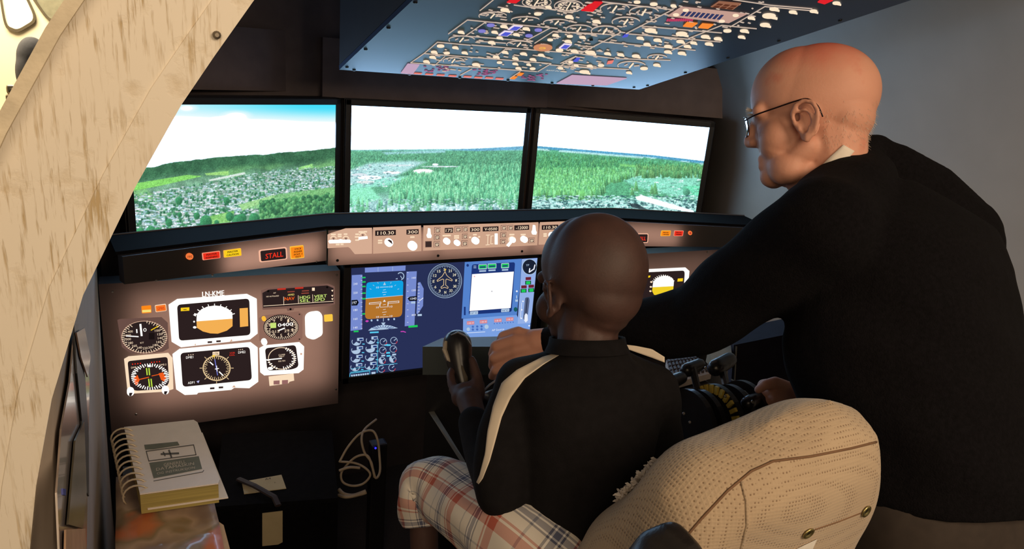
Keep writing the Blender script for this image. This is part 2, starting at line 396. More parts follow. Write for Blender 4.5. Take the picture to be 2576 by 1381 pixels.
# ================================================================== monitors with the flight view
def fbm(h, w, base, oct=4, seed=0, asp=1.0):
    r = np.random.default_rng(seed); out = np.zeros((h, w)); amp = 1; tot = 0
    for k in range(oct):
        gx = max(2, int(base * 2 ** k * asp)); gy = max(2, int(base * 2 ** k * h / w))
        g = r.random((gy + 1, gx + 1)); yy = np.linspace(0, gy - 1e-6, h); xx = np.linspace(0, gx - 1e-6, w)
        y0 = yy.astype(int); x0 = xx.astype(int); fy = (yy - y0)[:, None]; fx = (xx - x0)[None]; fy = fy * fy * (3 - 2 * fy); fx = fx * fx * (3 - 2 * fx)
        v = g[y0][:, x0] * (1 - fy) * (1 - fx) + g[y0][:, x0 + 1] * (1 - fy) * fx + g[y0 + 1][:, x0] * fy * (1 - fx) + g[y0 + 1][:, x0 + 1] * fy * fx
        out += amp * v; tot += amp; amp *= .55
    return out / tot
def mixc(img, mask, c): img[:] = img * (1 - mask[..., None]) + np.array(c, float) * mask[..., None]
def sstep(x, a, b): t = np.clip((x - a) / (b - a), 0, 1); return t * t * (3 - 2 * t)
class Canvas:
    def __init__(s, x0, y0, x1, y1):
        s.x0, s.y0 = x0, y0; s.h, s.w = y1 - y0, x1 - x0; s.img = np.full((s.h, s.w, 3), 255.0)
        s.Y, s.X = np.mgrid[y0:y1, x0:x1].astype(float)
    def poly(s, pts, c, soft=1.2, a=1.0):
        m = np.ones((s.h, s.w)); k = len(pts); A = sum(pts[i][0] * pts[(i + 1) % k][1] - pts[(i + 1) % k][0] * pts[i][1] for i in range(k)); sg = 1 if A > 0 else -1
        for i in range(k):
            (xa, ya), (xb, yb) = pts[i], pts[(i + 1) % k]; L = math.hypot(xb - xa, yb - ya) + 1e-9
            m = np.minimum(m, np.clip(sg * ((xb - xa) * (s.Y - ya) - (yb - ya) * (s.X - xa)) / L / soft + .5, 0, 1))
        mixc(s.img, m * a, c)
    def stamp(s, x, y, rx, ry, c, kind='ell', a=1.0):
        ix0 = int(max(x - rx - 2 - s.x0, 0)); ix1 = int(min(x + rx + 3 - s.x0, s.w)); iy0 = int(max(y - ry - 2 - s.y0, 0)); iy1 = int(min(y + ry + 3 - s.y0, s.h))
        if ix1 <= ix0 or iy1 <= iy0: return
        X = s.X[iy0:iy1, ix0:ix1] - x; Yy = s.Y[iy0:iy1, ix0:ix1] - y
        if kind == 'ell': m = np.clip((1 - np.sqrt((X / rx) ** 2 + (Yy / ry) ** 2)) * min(rx, ry) + .5, 0, 1)
        elif kind == 'soft': m = np.clip(1.3 * (1 - np.sqrt((X / rx) ** 2 + (Yy / ry) ** 2)), 0, 1)
        elif kind == 'fir':
            t = np.clip((Yy + ry) / (2 * ry), 0, 1); m = np.clip((rx * (0.12 + .88 * t ** .8) - np.abs(X)) + .5, 0, 1) * np.clip(ry - np.abs(Yy) + .5, 0, 1)
        else: m = np.clip(rx - np.abs(X - Yy * .4) + .5, 0, 1) * np.clip(ry - np.abs(Yy) + .5, 0, 1)
        sh = (1.12 - .35 * np.clip((X / rx + Yy / ry) * .5 + .5, 0, 1)) if kind != 'box' and min(c) < 200 else np.ones_like(X)
        sub = s.img[iy0:iy1, ix0:ix1]; col = np.array(c, float)[None, None] * sh[..., None]
        sub[:] = sub * (1 - (m * a)[..., None]) + col * (m * a)[..., None]
def curve(X, pts): return np.interp(X, [p[0] for p in pts], [p[1] for p in pts])
R_ = random.Random(3)
# left view: town among trees
cl = Canvas(310, 230, 870, 620); hz = curve(cl.X, [(310, 432), (360, 424), (455, 406), (540, 398), (600, 392), (700, 386), (870, 370)]) - 7 * fbm(cl.h, cl.w, 14, 4, 1)[0:1] + 3
sky = sstep(cl.Y, 335, 255) * (0.35 + .65 * sstep(cl.X, 420, 840)); mixc(cl.img, np.clip(sky * 1.1 * sstep(cl.Y + .12 * (840 - cl.X) * .2, 330, 272), 0, 1), (70, 222, 250))
for (x, y, rx, ry) in ((595, 290, 46, 15), (470, 272, 34, 12), (650, 312, 120, 14), (520, 315, 120, 18), (760, 330, 130, 18), (560, 300, 36, 10)): cl.stamp(x, y, rx, ry, (255, 255, 255), 'soft', .9)
gm = np.clip((cl.Y - hz) + .5, 0, 1); n1 = fbm(cl.h, cl.w, 30, 4, 5, 1); n2 = fbm(cl.h, cl.w, 10, 4, 8, .4)
land = np.array((58, 98, 66))[None, None] * (.75 + .5 * n1)[..., None]; dpt = (cl.Y - hz)
t = sstep(dpt, 20, 60)[..., None]; land = land * (1 - t) + np.array((112, 150, 120))[None, None] * (.7 + .6 * n1)[..., None] * t
fl = sstep(n2, .52, .62) * sstep(dpt, 18, 45); land = land * (1 - fl[..., None] * .55) + np.array((130, 190, 105)) * fl[..., None] * .55
cl.img = cl.img * (1 - gm[..., None]) + land * gm[..., None]
cl.poly([(336, 462), (470, 440), (510, 443), (400, 468), (336, 480)], (128, 196, 92)); cl.poly([(515, 436), (575, 430), (575, 440), (520, 441)], (150, 200, 110)); cl.poly([(525, 452), (615, 433), (618, 438), (560, 450), (528, 456)], (222, 236, 228)); cl.poly([(750, 422), (786, 412), (786, 422), (752, 428)], (150, 210, 120))
def town(cv, n, xr, yf_, dens=1.0):
    for k in range(n):
        x = R_.uniform(*xr); y0 = float(np.interp(x, [p[0] for p in yf_[0]], [p[1] for p in yf_[0]])); y1 = float(np.interp(x, [p[0] for p in yf_[1]], [p[1] for p in yf_[1]]))
        y = y0 + (y1 - y0) * R_.random(); s = 1.0 + 3.6 * (y - 400) / 200; q = R_.random()
        if q < .55: cv.stamp(x, y, s * R_.uniform(.8, 2.2), s * .42, R_.choice([(206, 222, 228), (182, 204, 216), (232, 238, 240), (150, 182, 192), (196, 190, 196)]), 'box', .9)
        elif q < .72: cv.stamp(x, y, s * 1.6, s * .3, (92, 118, 110), 'box', .7)
        else: cv.stamp(x, y, s * R_.uniform(.7, 1.3), s * R_.uniform(.9, 1.7), R_.choice([(66, 124, 86), (84, 146, 98), (52, 104, 70)]), 'ell', .95)
town(cl, 3600, (336, 845), ([(336, 490), (560, 452), (700, 425), (845, 418)], [(336, 600), (560, 575), (700, 500), (845, 470)]))
cl.poly([(600, 520), (700, 488), (845, 470), (845, 515), (740, 520), (620, 560), (560, 575), (600, 545)], (118, 176, 104), 3, .8); cl.poly([(520, 545), (590, 530), (575, 575), (530, 580)], (130, 190, 95), 2, .85); cl.poly([(600, 515), (690, 490), (690, 498), (610, 530)], (150, 196, 128), 2)
cl.poly([(690, 548), (842, 520), (842, 535), (700, 560)], (86, 92, 92), 4, .7)
for k in range(900):
    x = R_.uniform(655, 850); y = R_.uniform(488, 538) + (850 - x) * .10; s = R_.uniform(2.2, 6); cl.stamp(x, y, s, s * 1.1, R_.choice([(84, 142, 88), (68, 122, 76), (106, 164, 102), (58, 106, 70)]))
for x, y, s in ((518, 558, 15), (610, 548, 10), (352, 588, 12), (380, 583, 13), (398, 585, 12), (425, 560, 9), (578, 545, 10), (600, 556, 14), (640, 552, 14), (450, 505, 9), (545, 560, 6), (495, 543, 8), (570, 505, 8), (452, 540, 6)): cl.stamp(x, y, s, s * 1.15, (62, 128, 82))
# centre view: forest
cc = Canvas(860, 240, 1345, 560); hz = curve(cc.X, [(860, 377), (1100, 375), (1200, 374), (1345, 368)])
gm = np.clip(cc.Y - hz + .5, 0, 1); n1 = fbm(cc.h, cc.w, 60, 3, 11); n2 = fbm(cc.h, cc.w, 12, 4, 12, .5)
land = np.array((96, 158, 122))[None, None] * (.8 + .4 * n1)[..., None]; cc.img = cc.img * (1 - gm[..., None]) + land * gm[..., None]
mixc(cc.img, sstep(cc.Y, 382, 375) * gm * .8, (150, 205, 220)); cc.poly([(1130, 377), (1345, 366), (1345, 375), (1200, 380)], (96, 152, 186), 2, .8); cc.poly([(960, 383), (1120, 378), (1120, 384), (970, 389)], (160, 205, 214), 3, .8)
mixc(cc.img, np.clip(sstep(cc.Y, 470 + 0 * cc.X, 520) * sstep(n2, .30, .5), 0, 1) * gm * .85, (178, 214, 214)); mixc(cc.img, sstep(cc.Y + .12 * (cc.X - 860), 505, 545) * (n1 > .52) * .8, (205, 232, 236)); mixc(cc.img, sstep(cc.Y, 500, 540) * (n1 < .42) * .6, (70, 104, 112))
def firs(cv, n, xr, yr, ok, cols_, s0, s1, y0, y1):
    L = []
    for k in range(n):
        x = R_.uniform(*xr); y = R_.uniform(*yr)
        if ok(x, y): L.append((y, x))
    L.sort()
    for y, x in L:
        s = s0 + (s1 - s0) * max(0, (y - y0) / (y1 - y0)); c = R_.choice(cols_); k = R_.uniform(.85, 1.15); cv.stamp(x, y, s * .36 * R_.uniform(.8, 1.3), s, tuple(v * k for v in c), 'fir', .95)
gc = [(100, 172, 128), (120, 188, 138), (84, 150, 112), (132, 196, 150)]
firs(cc, 2600, (870, 1335), (384, 440), lambda x, y: y > hz[0, int(x) - 860] + 8, [(92, 152, 112), (110, 172, 126), (80, 138, 104)], 1.6, 6, 384, 440)
cc.poly([(875, 430), (930, 410), (1040, 404), (1130, 415), (1170, 425), (1120, 446), (1000, 455), (930, 475), (878, 500)], (176, 214, 214), 8, .9); cc.poly([(876, 468), (960, 448), (1100, 436), (1100, 448), (1000, 462), (940, 490), (878, 520)], (150, 222, 196), 5, .9); cc.poly([(876, 480), (930, 470), (960, 500), (876, 520)], (140, 222, 178), 4)
for (x, y, w, h, c) in ((930, 447, 30, 5, (246, 242, 240)), (1065, 431, 26, 6, (250, 240, 236)), (985, 434, 22, 4, (244, 238, 236)), (905, 440, 20, 4, (226, 236, 244)), (1000, 416, 40, 2, (220, 236, 240)), (920, 458, 22, 4, (230, 236, 236)), (1110, 419, 50, 1.5, (216, 232, 236)), (1095, 414, 8, 3, (236, 240, 240))): cc.stamp(x, y, w, h, c, 'ell')
for k in range(160): cc.stamp(R_.uniform(876, 1000), R_.uniform(415, 470), R_.uniform(1, 5), R_.uniform(.6, 1.6), R_.choice([(120, 150, 160), (236, 244, 246), (150, 186, 190), (90, 128, 118)]), 'ell', .8)
okf = lambda x, y: (x > 985 + (470 - y) * 1.6 + 0 and y < 540 and (y < 500 or R_.random() < .22)) if y > 436 else x > 1120 + (455 - y) * 1.0
firs(cc, 2600, (980, 1335), (415, 505), okf, gc, 5, 14, 415, 505)
firs(cc, 46, (880, 1320), (505, 535), lambda x, y: True, gc, 13, 17, 500, 540)
for k in range(900):
    x = R_.uniform(880, 1320); y = R_.uniform(500, 545)
    if R_.random() < .45 + (x - 880) / 900: cc.stamp(x, y, R_.uniform(1, 3.2), R_.uniform(.5, 1.1), R_.choice([(220, 240, 242), (64, 92, 104), (160, 206, 206), (190, 226, 228)]), 'box', .8)
# right view: forest, far ridge, runway
cr_ = Canvas(1325, 270, 1800, 570); hz = curve(cr_.X, [(1325, 367), (1360, 368), (1550, 383), (1640, 390), (1770, 405), (1800, 409)])
gm = np.clip(cr_.Y - hz + .5, 0, 1); n1 = fbm(cr_.h, cr_.w, 60, 3, 21); n2 = fbm(cr_.h, cr_.w, 14, 4, 22, .5)
land = np.array((90, 160, 116))[None, None] * (.8 + .4 * n1)[..., None]; cr_.img = cr_.img * (1 - gm[..., None]) + land * gm[..., None]
mixc(cr_.img, sstep(cr_.Y - hz, 10, 4) * gm, (84, 148, 182)); mixc(cr_.img, sstep(np.abs(cr_.Y - hz - 8), 4, 1) * (n2 > .47) * gm * .8, (190, 226, 226))
mixc(cr_.img, sstep(cr_.Y - .02 * cr_.X, 462, 485) * gm * (n2 > .3), (150, 205, 188)); mixc(cr_.img, sstep(cr_.Y, 490, 510) * (n1 > .5) * .8, (190, 232, 226)); mixc(cr_.img, sstep(cr_.Y, 492, 515) * (n1 < .45) * .8, (44, 74, 78))
firs(cr_, 3600, (1335, 1790), (382, 450), lambda x, y: y > hz[0, int(x) - 1325] + 14 and not (x > 1560 and 402 < y < 412 and R_.random() < .8), [(80, 148, 92), (104, 170, 108), (70, 132, 86)], 1.8, 8, 382, 450)
cr_.poly([(1580, 424), (1690, 430), (1760, 440), (1760, 500), (1700, 495), (1600, 470), (1560, 450)], (140, 214, 186), 8, .9); cr_.poly([(1710, 470), (1762, 466), (1758, 492), (1730, 488)], (110, 206, 160), 3); cr_.poly([(1560, 412), (1640, 420), (1640, 424), (1560, 418)], (120, 190, 110), 2)
for k in range(170): cr_.stamp(R_.uniform(1585, 1760), R_.uniform(428, 500), R_.uniform(1, 6), R_.uniform(.5, 1.6), R_.choice([(220, 240, 236), (104, 160, 140), (176, 226, 208), (84, 140, 112)]), 'box', .8)
firs(cr_, 2400, (1335, 1640), (425, 492), lambda x, y: y < 494 - .28 * abs(x - 1400) + (20 if x < 1520 else 0), [(112, 182, 118), (128, 196, 130), (88, 154, 102), (104, 170, 96)], 6, 13, 425, 492)
firs(cr_, 300, (1600, 1790), (415, 440), lambda x, y: True, [(88, 146, 92), (110, 160, 98)], 5, 9, 415, 440)
for x, y, s in ((1600, 468, 13), (1648, 474, 15), (1640, 476, 12), (1590, 480, 11)): cr_.stamp(x, y, s * .5, s, (108, 172, 110), 'fir')
cr_.stamp(1727, 483, 9, 9, (86, 150, 118))
for k in range(1700): 
    x = R_.uniform(1335, 1760); y = R_.uniform(492, 552); cr_.stamp(x, y, R_.uniform(1, 5), R_.uniform(.5, 1.6), R_.choice([(206, 244, 236), (44, 70, 76), (140, 200, 186), (176, 228, 216), (64, 100, 100)]), 'box', .85)
cr_.poly([(1598, 495), (1615, 491), (1745, 530), (1748, 540), (1690, 525), (1605, 508)], (252, 244, 240), 1.5); cr_.poly([(1583, 512), (1600, 512), (1640, 532), (1590, 522)], (36, 40, 44), 2, .8); cr_.poly([(1640, 528), (1740, 545), (1740, 550), (1650, 540)], (30, 40, 42), 2, .8); cr_.poly([(1582, 525), (1610, 530), (1605, 536), (1580, 532)], (236, 236, 226), 2)

for cv_, sd in ((cl, 31), (cc, 32), (cr_, 33)):
    g_ = np.random.default_rng(sd).normal(0, 1, (cv_.h, cv_.w)); g_ = (g_ + np.roll(g_, 1, 0) * .6 + np.roll(g_, 1, 1) * .6) / 1.4; lm = ((cv_.img.min(2) < 215) & (cv_.img[..., 2] < 232))[..., None]
    cv_.img = np.where(lm, np.clip(cv_.img * (1.08 + .12 * g_[..., None]) + np.array([2, 8, 12]), 0, 255), cv_.img)
def m_screen():
    m = bpy.data.materials.new('monitor_picture'); m.use_nodes = True; nt = m.node_tree; N = nt.nodes; N.remove(N['Principled BSDF'])
    a = N.new('ShaderNodeVertexColor'); a.layer_name = 'picture'; e = N.new('ShaderNodeEmission'); e.inputs[1].default_value = 1.0
    nt.links.new(a.outputs[0], e.inputs[0]); nt.links.new(e.outputs[0], N['Material Output'].inputs[0]); return m
M_scr = m_screen()
SRGB = lambda a: np.where(a <= .04045, a / 12.92, ((a + .055) / 1.055) ** 2.4)
MW, MH = .7, .7 * 9 / 16
def monitor(c, yaw, cv, label, sky_gain):
    c = Vector(c); x = Vector((math.cos(yaw), math.sin(yaw), 0)); n = Vector((math.sin(yaw), -math.cos(yaw), 0)); z = Vector((0, 0, 1))
    R = Matrix((x, -n, z)).transposed()
    t = thing('flight_view_monitor', label, 'monitor', c - z * (MH / 2 + .03), 'flight view monitors')
    b = MB(); b.bev(c - n * .035, (MW + .05, .05, MH + .05), .006, R); b.build('housing', M_blk2, t)
    b = MB()
    for s in (-1, 1):
        b.bev(c + x * s * (MW / 2 + .011) - n * .004, (.022, .016, MH + .044), .003, R); b.bev(c + z * s * (MH / 2 + .011) - n * .004, (MW + .044, .016, .022), .003, R)
    b.build('bezel', M_blk2, t)
    nx, ny = 440, 248; us = np.linspace(-MW / 2, MW / 2, nx); vs = np.linspace(-MH / 2, MH / 2, ny)
    U, V = np.meshgrid(us, vs); P = np.array(c) + U[..., None] * np.array(x) + V[..., None] * np.array(z); P = P.reshape(-1, 3)
    q = P - np.array(CAM); zz = q @ np.array(FW); px = CX + F * (q @ np.array(RT)) / zz - cv.x0; py = CY - F * (q @ np.array(UP)) / zz - cv.y0
    px = np.clip(px, 0, cv.w - 1.001); py = np.clip(py, 0, cv.h - 1.001); ix = px.astype(int); iy = py.astype(int); fx = (px - ix)[:, None]; fy = (py - iy)[:, None]; I = np.clip(cv.img, 0, 255) / 255
    col = I[iy, ix] * (1 - fx) * (1 - fy) + I[iy, ix + 1] * fx * (1 - fy) + I[iy + 1, ix] * (1 - fx) * fy + I[iy + 1, ix + 1] * fx * fy
    col = SRGB(col); br = sstep(col.min(1), .80, 1.0)[:, None]; col = col * (1 + sky_gain * br * np.array([.55, 1.05, 1.75]))
    o = np.array(wloc(t)); me = bpy.data.meshes.new('screen'); idx = np.arange(nx * ny).reshape(ny, nx)
    fc = np.stack([idx[:-1, :-1], idx[:-1, 1:], idx[1:, 1:], idx[1:, :-1]], -1).reshape(-1, 4)
    me.vertices.add(nx * ny); me.vertices.foreach_set('co', (P - o).ravel()); me.loops.add(fc.size); me.loops.foreach_set('vertex_index', fc.ravel())
    me.polygons.add(len(fc)); me.polygons.foreach_set('loop_start', np.arange(0, fc.size, 4)); me.update(calc_edges=True)
    ca = me.color_attributes.new('picture', 'FLOAT_COLOR', 'POINT'); ca.data.foreach_set('color', np.c_[col, np.ones(len(col))].ravel().astype(np.float32))
    me.materials.append(M_scr); so = bpy.data.objects.new('screen', me); COL.objects.link(so); so.parent = t
    return t
monitor((-.731, -.1355, 1.15), .39, cl, 'left wall monitor showing a town, fields and cyan sky', 4.5)
monitor((0, 0, 1.15), 0, cc, 'middle wall monitor showing forest with pale clearings', 5.0)
monitor((.739, -.1355, 1.15), -.39, cr_, 'right wall monitor showing forest and a white runway strip', 5.0)
# ================================================================== glareshield hood
ZH = 1.022
hood = MB(); fe = [(-1.10, -.63), (-.535, -.44), (.535, -.44), (1.10, -.63)]; be = [(1.14, -.47), (.615, -.297), (-.495, -.281), (-1.12, -.47)]
hood.prism([(x, y, ZH) for x, y in fe + be], (0, 0, -.008))
hd = hood.build('glareshield_hood', M_hood); tag(hd, 'black glareshield shelf running below the three monitors', 'shelf')
b = MB(); b.tube([Vector((x, y, ZH + .001)) for x, y in be], .003, 6); o = b.build('back_lip', mat('dark_grey_edge', (70, 66, 70), .4), hd)
b = MB(); b.box((0, -.22, .46), (2.2, .04, .92)); b.box((0, -.30, .95), (.9, .12, .06))
tag(b.build('instrument_console', M_black), 'black console carcass carrying the instrument panels', 'console')

E_white = emit('lit_white', (255, 250, 242), 1.25); E_cream = emit('lit_cream', (250, 222, 190), 1.0); E_tan = emit('lit_tan', (214, 172, 146)); E_brn = emit('lit_brown', (128, 96, 84))
E_dk = emit('lit_dark', (58, 42, 40)); E_dk2 = emit('lit_darker', (44, 32, 32)); E_or = emit('lit_orange', (252, 138, 26)); E_red = emit('lit_red', (236, 48, 30)); E_yel = emit('lit_yellow', (250, 206, 30)); E_org2 = emit('lit_amber', (244, 176, 84))
E_grn = emit('lit_green', (20, 210, 90)); E_lime = emit('lit_lime', (200, 226, 120)); E_rtext = emit('lit_red_text', (190, 50, 36)); E_pale = emit('lit_pale_yellow', (246, 224, 120))
M_print = mat('black_print', (40, 24, 18), .6)
M_scrw = mat('black_screw', (14, 13, 14), .4); M_chr = mat('bright_screw', (200, 190, 180), .25, .9)
T_brown = backlit('backlit_brown_sheet', (134, 104, 92)); T_tan = backlit('backlit_tan_sheet', (196, 154, 130))
def lamp(name, c, n, sx, sz, power, col=(1, .93, .86)):
    """lamp inside a panel housing, shining out through the front sheet"""
    return area(name, c, Vector(c) + n, sx, power, col, sz)
def housing(name, parent, c0, c1, zt, zb, dep, sheet, back_mat=None, zt1=None, zb1=None):
    """hollow box between plan points c0 and c1: front sheet translucent, other walls opaque"""
    a = Vector((c0[0], c0[1], 0)); q = Vector((c1[0], c1[1], 0)); u = (q - a).normalized(); n = Vector((u.y, -u.x, 0)); n = n if n.y < 0 else -n
    k = -n * dep; z1 = Vector((0, 0, zt)); z0 = Vector((0, 0, zb)); z3 = Vector((0, 0, zt1 or zt)); z2 = Vector((0, 0, zb1 or zb)); P = [a + z1, q + z3, q + z2, a + z0]
    b = MB(); b.add(P, [(0, 1, 2, 3)], 0); b.add(P + [p + k for p in P], [(4, 5, 6, 7), (0, 1, 5, 4), (1, 2, 6, 5), (2, 3, 7, 6), (3, 0, 4, 7)], 1)
    return b.build(name, [sheet, back_mat or M_black], parent, fix=False), n
def screw(parent, p, n, r=.004, m=None, name='screw'):
    b = MB(); b.lathe(p, n, [(r, -.001), (r, .0015), (r * .7, .003), (r * .2, .003)], 10); return b.build(name, m or M_scrw, parent)

# ------------------------------------------------------------------ centre glareshield: mode control panel
YM = -.455
mc = thing('mode_control_panel', 'long tan backlit control panel with knobs and number windows', 'control panel', (0, YM, .90))
housing('housing', mc, (-.533, YM), (.533, YM), 1.013, .900, .035, T_brown)
for k in range(3): lamp('panel_backlight', (-.355 + .355 * k, YM + .028, .957), Vector((0, -1, 0)), .34, .09, .19)
PM = Plane((0, YM, 0), (0, 1, 0))
def PR(pl, z): return Print(pl, *z)
Z5 = (820, 540, 1060 / 2576); Z9 = (780, 480, 200 / 1255)
p = PR(PM, Z9); p.poly([(275, 690), (330, 665), (560, 592), (975, 582), (975, 990), (705, 998), (630, 905), (600, 885), (275, 905)], E_tan, .0015); p.out('annunciator_plate', mc)
for nm, q in (('course_plate', [(288, 78), (580, 66), (582, 222), (288, 238)]), ('mode_plate', [(596, 66), (1298, 46), (1290, 186), (594, 220)]), ('course_plate', [(1308, 46), (1740, 30), (1730, 165), (1300, 183)])):
    p = PR(PM, Z5); p.poly(q, emit('lit_tan2', (206, 164, 138)), .0015); p.out(nm, mc)
def win(st, x, y, w, h, parent=mc, z=Z5, tc=None, dark=E_dk2):
    p = PR(PM, z); p.h = .0015; p.poly([(x - w / 2, y - h / 2 + .02 * w), (x + w / 2, y - h / 2 - .02 * w), (x + w / 2, y + h / 2 - .02 * w), (x - w / 2, y + h / 2 + .02 * w)], dark, .001)
    o = p.out('number_window', parent); p = PR(PM, z); p.h = .0026; p.text(st, x, y, h * .62, tc or E_cream, w * .8, bold=.15); p.out('digits', o)
win('110.30', 363, 110, 126, 32); win('300', 528, 104, 74, 30); win('175', 750, 95, 50, 30); win('300', 910, 90, 62, 28); win('V-0500', 1005, 86, 96, 28); win('-12000', 1195, 78, 90, 30); win('110.30', 1368, 76, 100, 28)
def knob(pl, z, x, y, r, parent, m=None, name='knob', h=.012, label=None, mark=False):
    m = m or E_white; p = PR(pl, z); p.h = .0015
    p.ell(x, y, r, r * 1.02, m, h, 20)
    o = p.out(name, parent, label)
    if mark:
        p = PR(pl, z); p.h = .0015 + h; p.poly([(x - r * .5, y - r * .7), (x + r * .8, y + r * .35), (x + r * .55, y - r * .55), (x, y - r * .85)], E_dk, .0006); p.out('pointer', o)
for x, y, r, mk in ((380, 166, 24, 1), (524, 186, 27, 0), (733, 158, 19, 0), (796, 168, 17, 0), (908, 155, 21, 0), (1135, 150, 16, 0), (1205, 147, 19, 0), (1378, 124, 20, 1)): knob(PM, Z5, x, y, r, mc, mark=bool(mk))
for x, y in ((627, 112), (1268, 92)):
    p = PR(PM, Z5); p.h = .0015; p.poly([(x - 5, y - 30), (x + 5, y - 30), (x + 8, y), (x + 14, y + 12), (x + 10, y + 26), (x - 10, y + 26), (x - 14, y + 12), (x - 8, y)], E_white, .008); p.out('toggle_switch', mc)
p = PR(PM, Z5); p.h = .0015; p.poly([(1100, 186), (1112, 194), (1138, 162), (1128, 154)], E_white, .006); p.ring(1135, 150, 22, 18, 4, E_cream, n=20); p.out('heading_lever', mc)
for x, y, w, h in ((680, 94, 32, 30), (678, 137, 32, 30), (676, 181, 32, 30), (806, 90, 36, 30), (850, 88, 32, 30), (848, 132, 28, 26), (846, 175, 32, 30), (1085, 80, 30, 28), (1126, 80, 30, 28), (1083, 124, 30, 28), (1080, 164, 28, 24), (1255, 157, 32, 26), (625, 180, 34, 32)):
    p = PR(PM, Z5); p.h = .0015; p.rect(x - w / 2 - 3, y - h / 2 - 3, x + w / 2 + 3, y + h / 2 + 3, E_brn, .001, -.03); p.rect(x - w / 2, y - h / 2, x + w / 2, y + h / 2, E_tan if x != 625 else E_dk, .003, -.03)
    if x != 625: p.rect(x - w * .36, y - h * .36, x + w * .36, y + h * .36, E_dk, .0035, -.03); p.rect(x - w * .28, y - h * .22, x + w * .28, y - h * .02, E_cream, .004, -.03); p.rect(x - w * .28, y + h * .08, x + w * .2, y + h * .24, E_cream, .004, -.03)
    p.out('push_button', mc)
p = PR(PM, Z5); p.h = .0015; p.line([(978, 124), (1000, 123)], 4, E_cream); p.line([(989, 124), (987, 182)], 4, E_cream); p.line([(976, 184), (998, 182)], 4, E_cream); p.line([(1022, 128), (1008, 130), (1006, 178), (1020, 177)], 4, E_cream); p.rect(1030, 114, 1046, 180, E_white, .004, -.03)
for x, y, w in ((330, 158, 26), (330, 172, 26), (527, 137, 26), (737, 128, 50), (797, 130, 30), (797, 142, 30), (880, 138, 12), (935, 135, 12), (909, 122, 22), (1135, 122, 30), (1204, 122, 30), (1338, 118, 20), (1338, 130, 20)): p.rect(x - w / 2, y - 5, x + w / 2, y + 4, E_cream, .001, -.03)
p.out('caption_marks', mc)
p = PR(PM, Z9); p.h = .0015
for x in (367, 563): p.ring(x, 760, 46, 46, 14, E_cream, n=18, a0=10, a1=170); p.ell(x, 752, 16, 14, E_brn, .002)
p.poly([(285, 790), (310, 770), (440, 770), (480, 758), (520, 768), (620, 765), (642, 785), (630, 815), (300, 825)], E_white, .003); p.out('lamp_switch_pair', mc)
p = PR(PM, Z9); p.h = .0015; p.ring(830, 712, 52, 52, 14, E_cream, n=18, a0=10, a1=170); p.ell(828, 695, 16, 12, E_brn, .002); p.poly([(765, 725), (900, 712), (905, 750), (760, 768)], E_white, .003); p.out('lamp_switch', mc)
p = PR(PM, Z9); p.h = .0015
for x, y, w in ((365, 687, 78), (465, 687, 60), (465, 718, 60), (558, 682, 56), (435, 846, 60), (502, 843, 46), (740, 684, 56), (738, 726, 66), (740, 776, 60), (800, 648, 70), (868, 644, 56)): p.rect(x - w / 2, y - 12, x + w / 2, y + 11, E_cream, .001, -.02)
p.out('caption_marks', mc)
for x, y in ((849, 655), (1102, 643), (1313, 632)): screw(mc, PM.pt(x, y), PM.n, .0045)
# ------------------------------------------------------------------ angled warning-light panels
def annunciator(pl, z, pts, m, parent, txt=(), tm=None, border=None, r=6):
    p = PR(pl, z); p.h = .001
    if border:
        cx_ = sum(a for a, c in pts) / len(pts); cy_ = sum(c for a, c in pts) / len(pts)
        p.rpoly(pts, r, border, .002); p.rpoly([(cx_ + (a - cx_) * .9, cy_ + (c - cy_) * .84) for a, c in pts], r * .7, m, .003)
    else: p.rpoly(pts, r, m, .003)
    o = p.out('warning_light', parent)
    if txt:
        p = PR(pl, z); p.h = .004
        for st, x, y, h, w in txt: p.text(st, x, y, h, tm, w, h=.0005, bold=.2)
        p.out('lettering', o)
    return o
Z3 = (250, 540, 610 / 1620); Z6b = (1500, 520, 400 / 2125)
GL0, GL1 = (-.538, -.457), (-1.085, -.645)
gl = thing('glareshield_warning_panel', 'brown angled warning panel left of the tan control panel', 'control panel', (-.8, -.55, .89), 'warning panels')
def edge_z(c0, c1, e0, e1, n):
    pl = Plane((c0[0], c0[1], 0), n); p0, p1 = pl.p(*e0), pl.p(*e1); f = lambda c: p0.z + (p1.z - p0.z) * (c[0] - p0.x) / (p1.x - p0.x); return f(c0), f(c1)
nL0 = Vector((GL1[1] - GL0[1], GL0[0] - GL1[0], 0)).normalized(); zb0, zb1_ = edge_z(GL0, GL1, (811, 657), (393, 706), nL0)
_, nL = housing('housing', gl, GL0, GL1, 1.013, zb0, .035, T_brown, zb1=zb1_); PLg = Plane((GL0[0], GL0[1], 0), nL)
lamp('panel_backlight', Vector((-.70, -.5127, .960)) - nL * .028, nL, .30, .065, .15)
annunciator(PLg, Z3, [(683, 255), (803, 240), (806, 288), (688, 303)], E_red, gl, (('MASTER', 745, 262, 12, 70), ('WARNING', 745, 281, 12, 82)), M_print, emit('lit_salmon', (250, 150, 120)))
annunciator(PLg, Z3, [(826, 238), (943, 222), (947, 272), (830, 286)], E_yel, gl, (('MASTER', 886, 244, 12, 70), ('CAUTION', 886, 264, 12, 80)), M_print, emit('lit_gold', (255, 190, 60)))
annunciator(PLg, Z3, [(1062, 236), (1248, 214), (1253, 296), (1068, 318)], E_dk2, gl, (('STALL', 1164, 268, 34, 118),), emit('lit_stall', (255, 52, 30)), emit('lit_peach', (248, 186, 156)), 14)
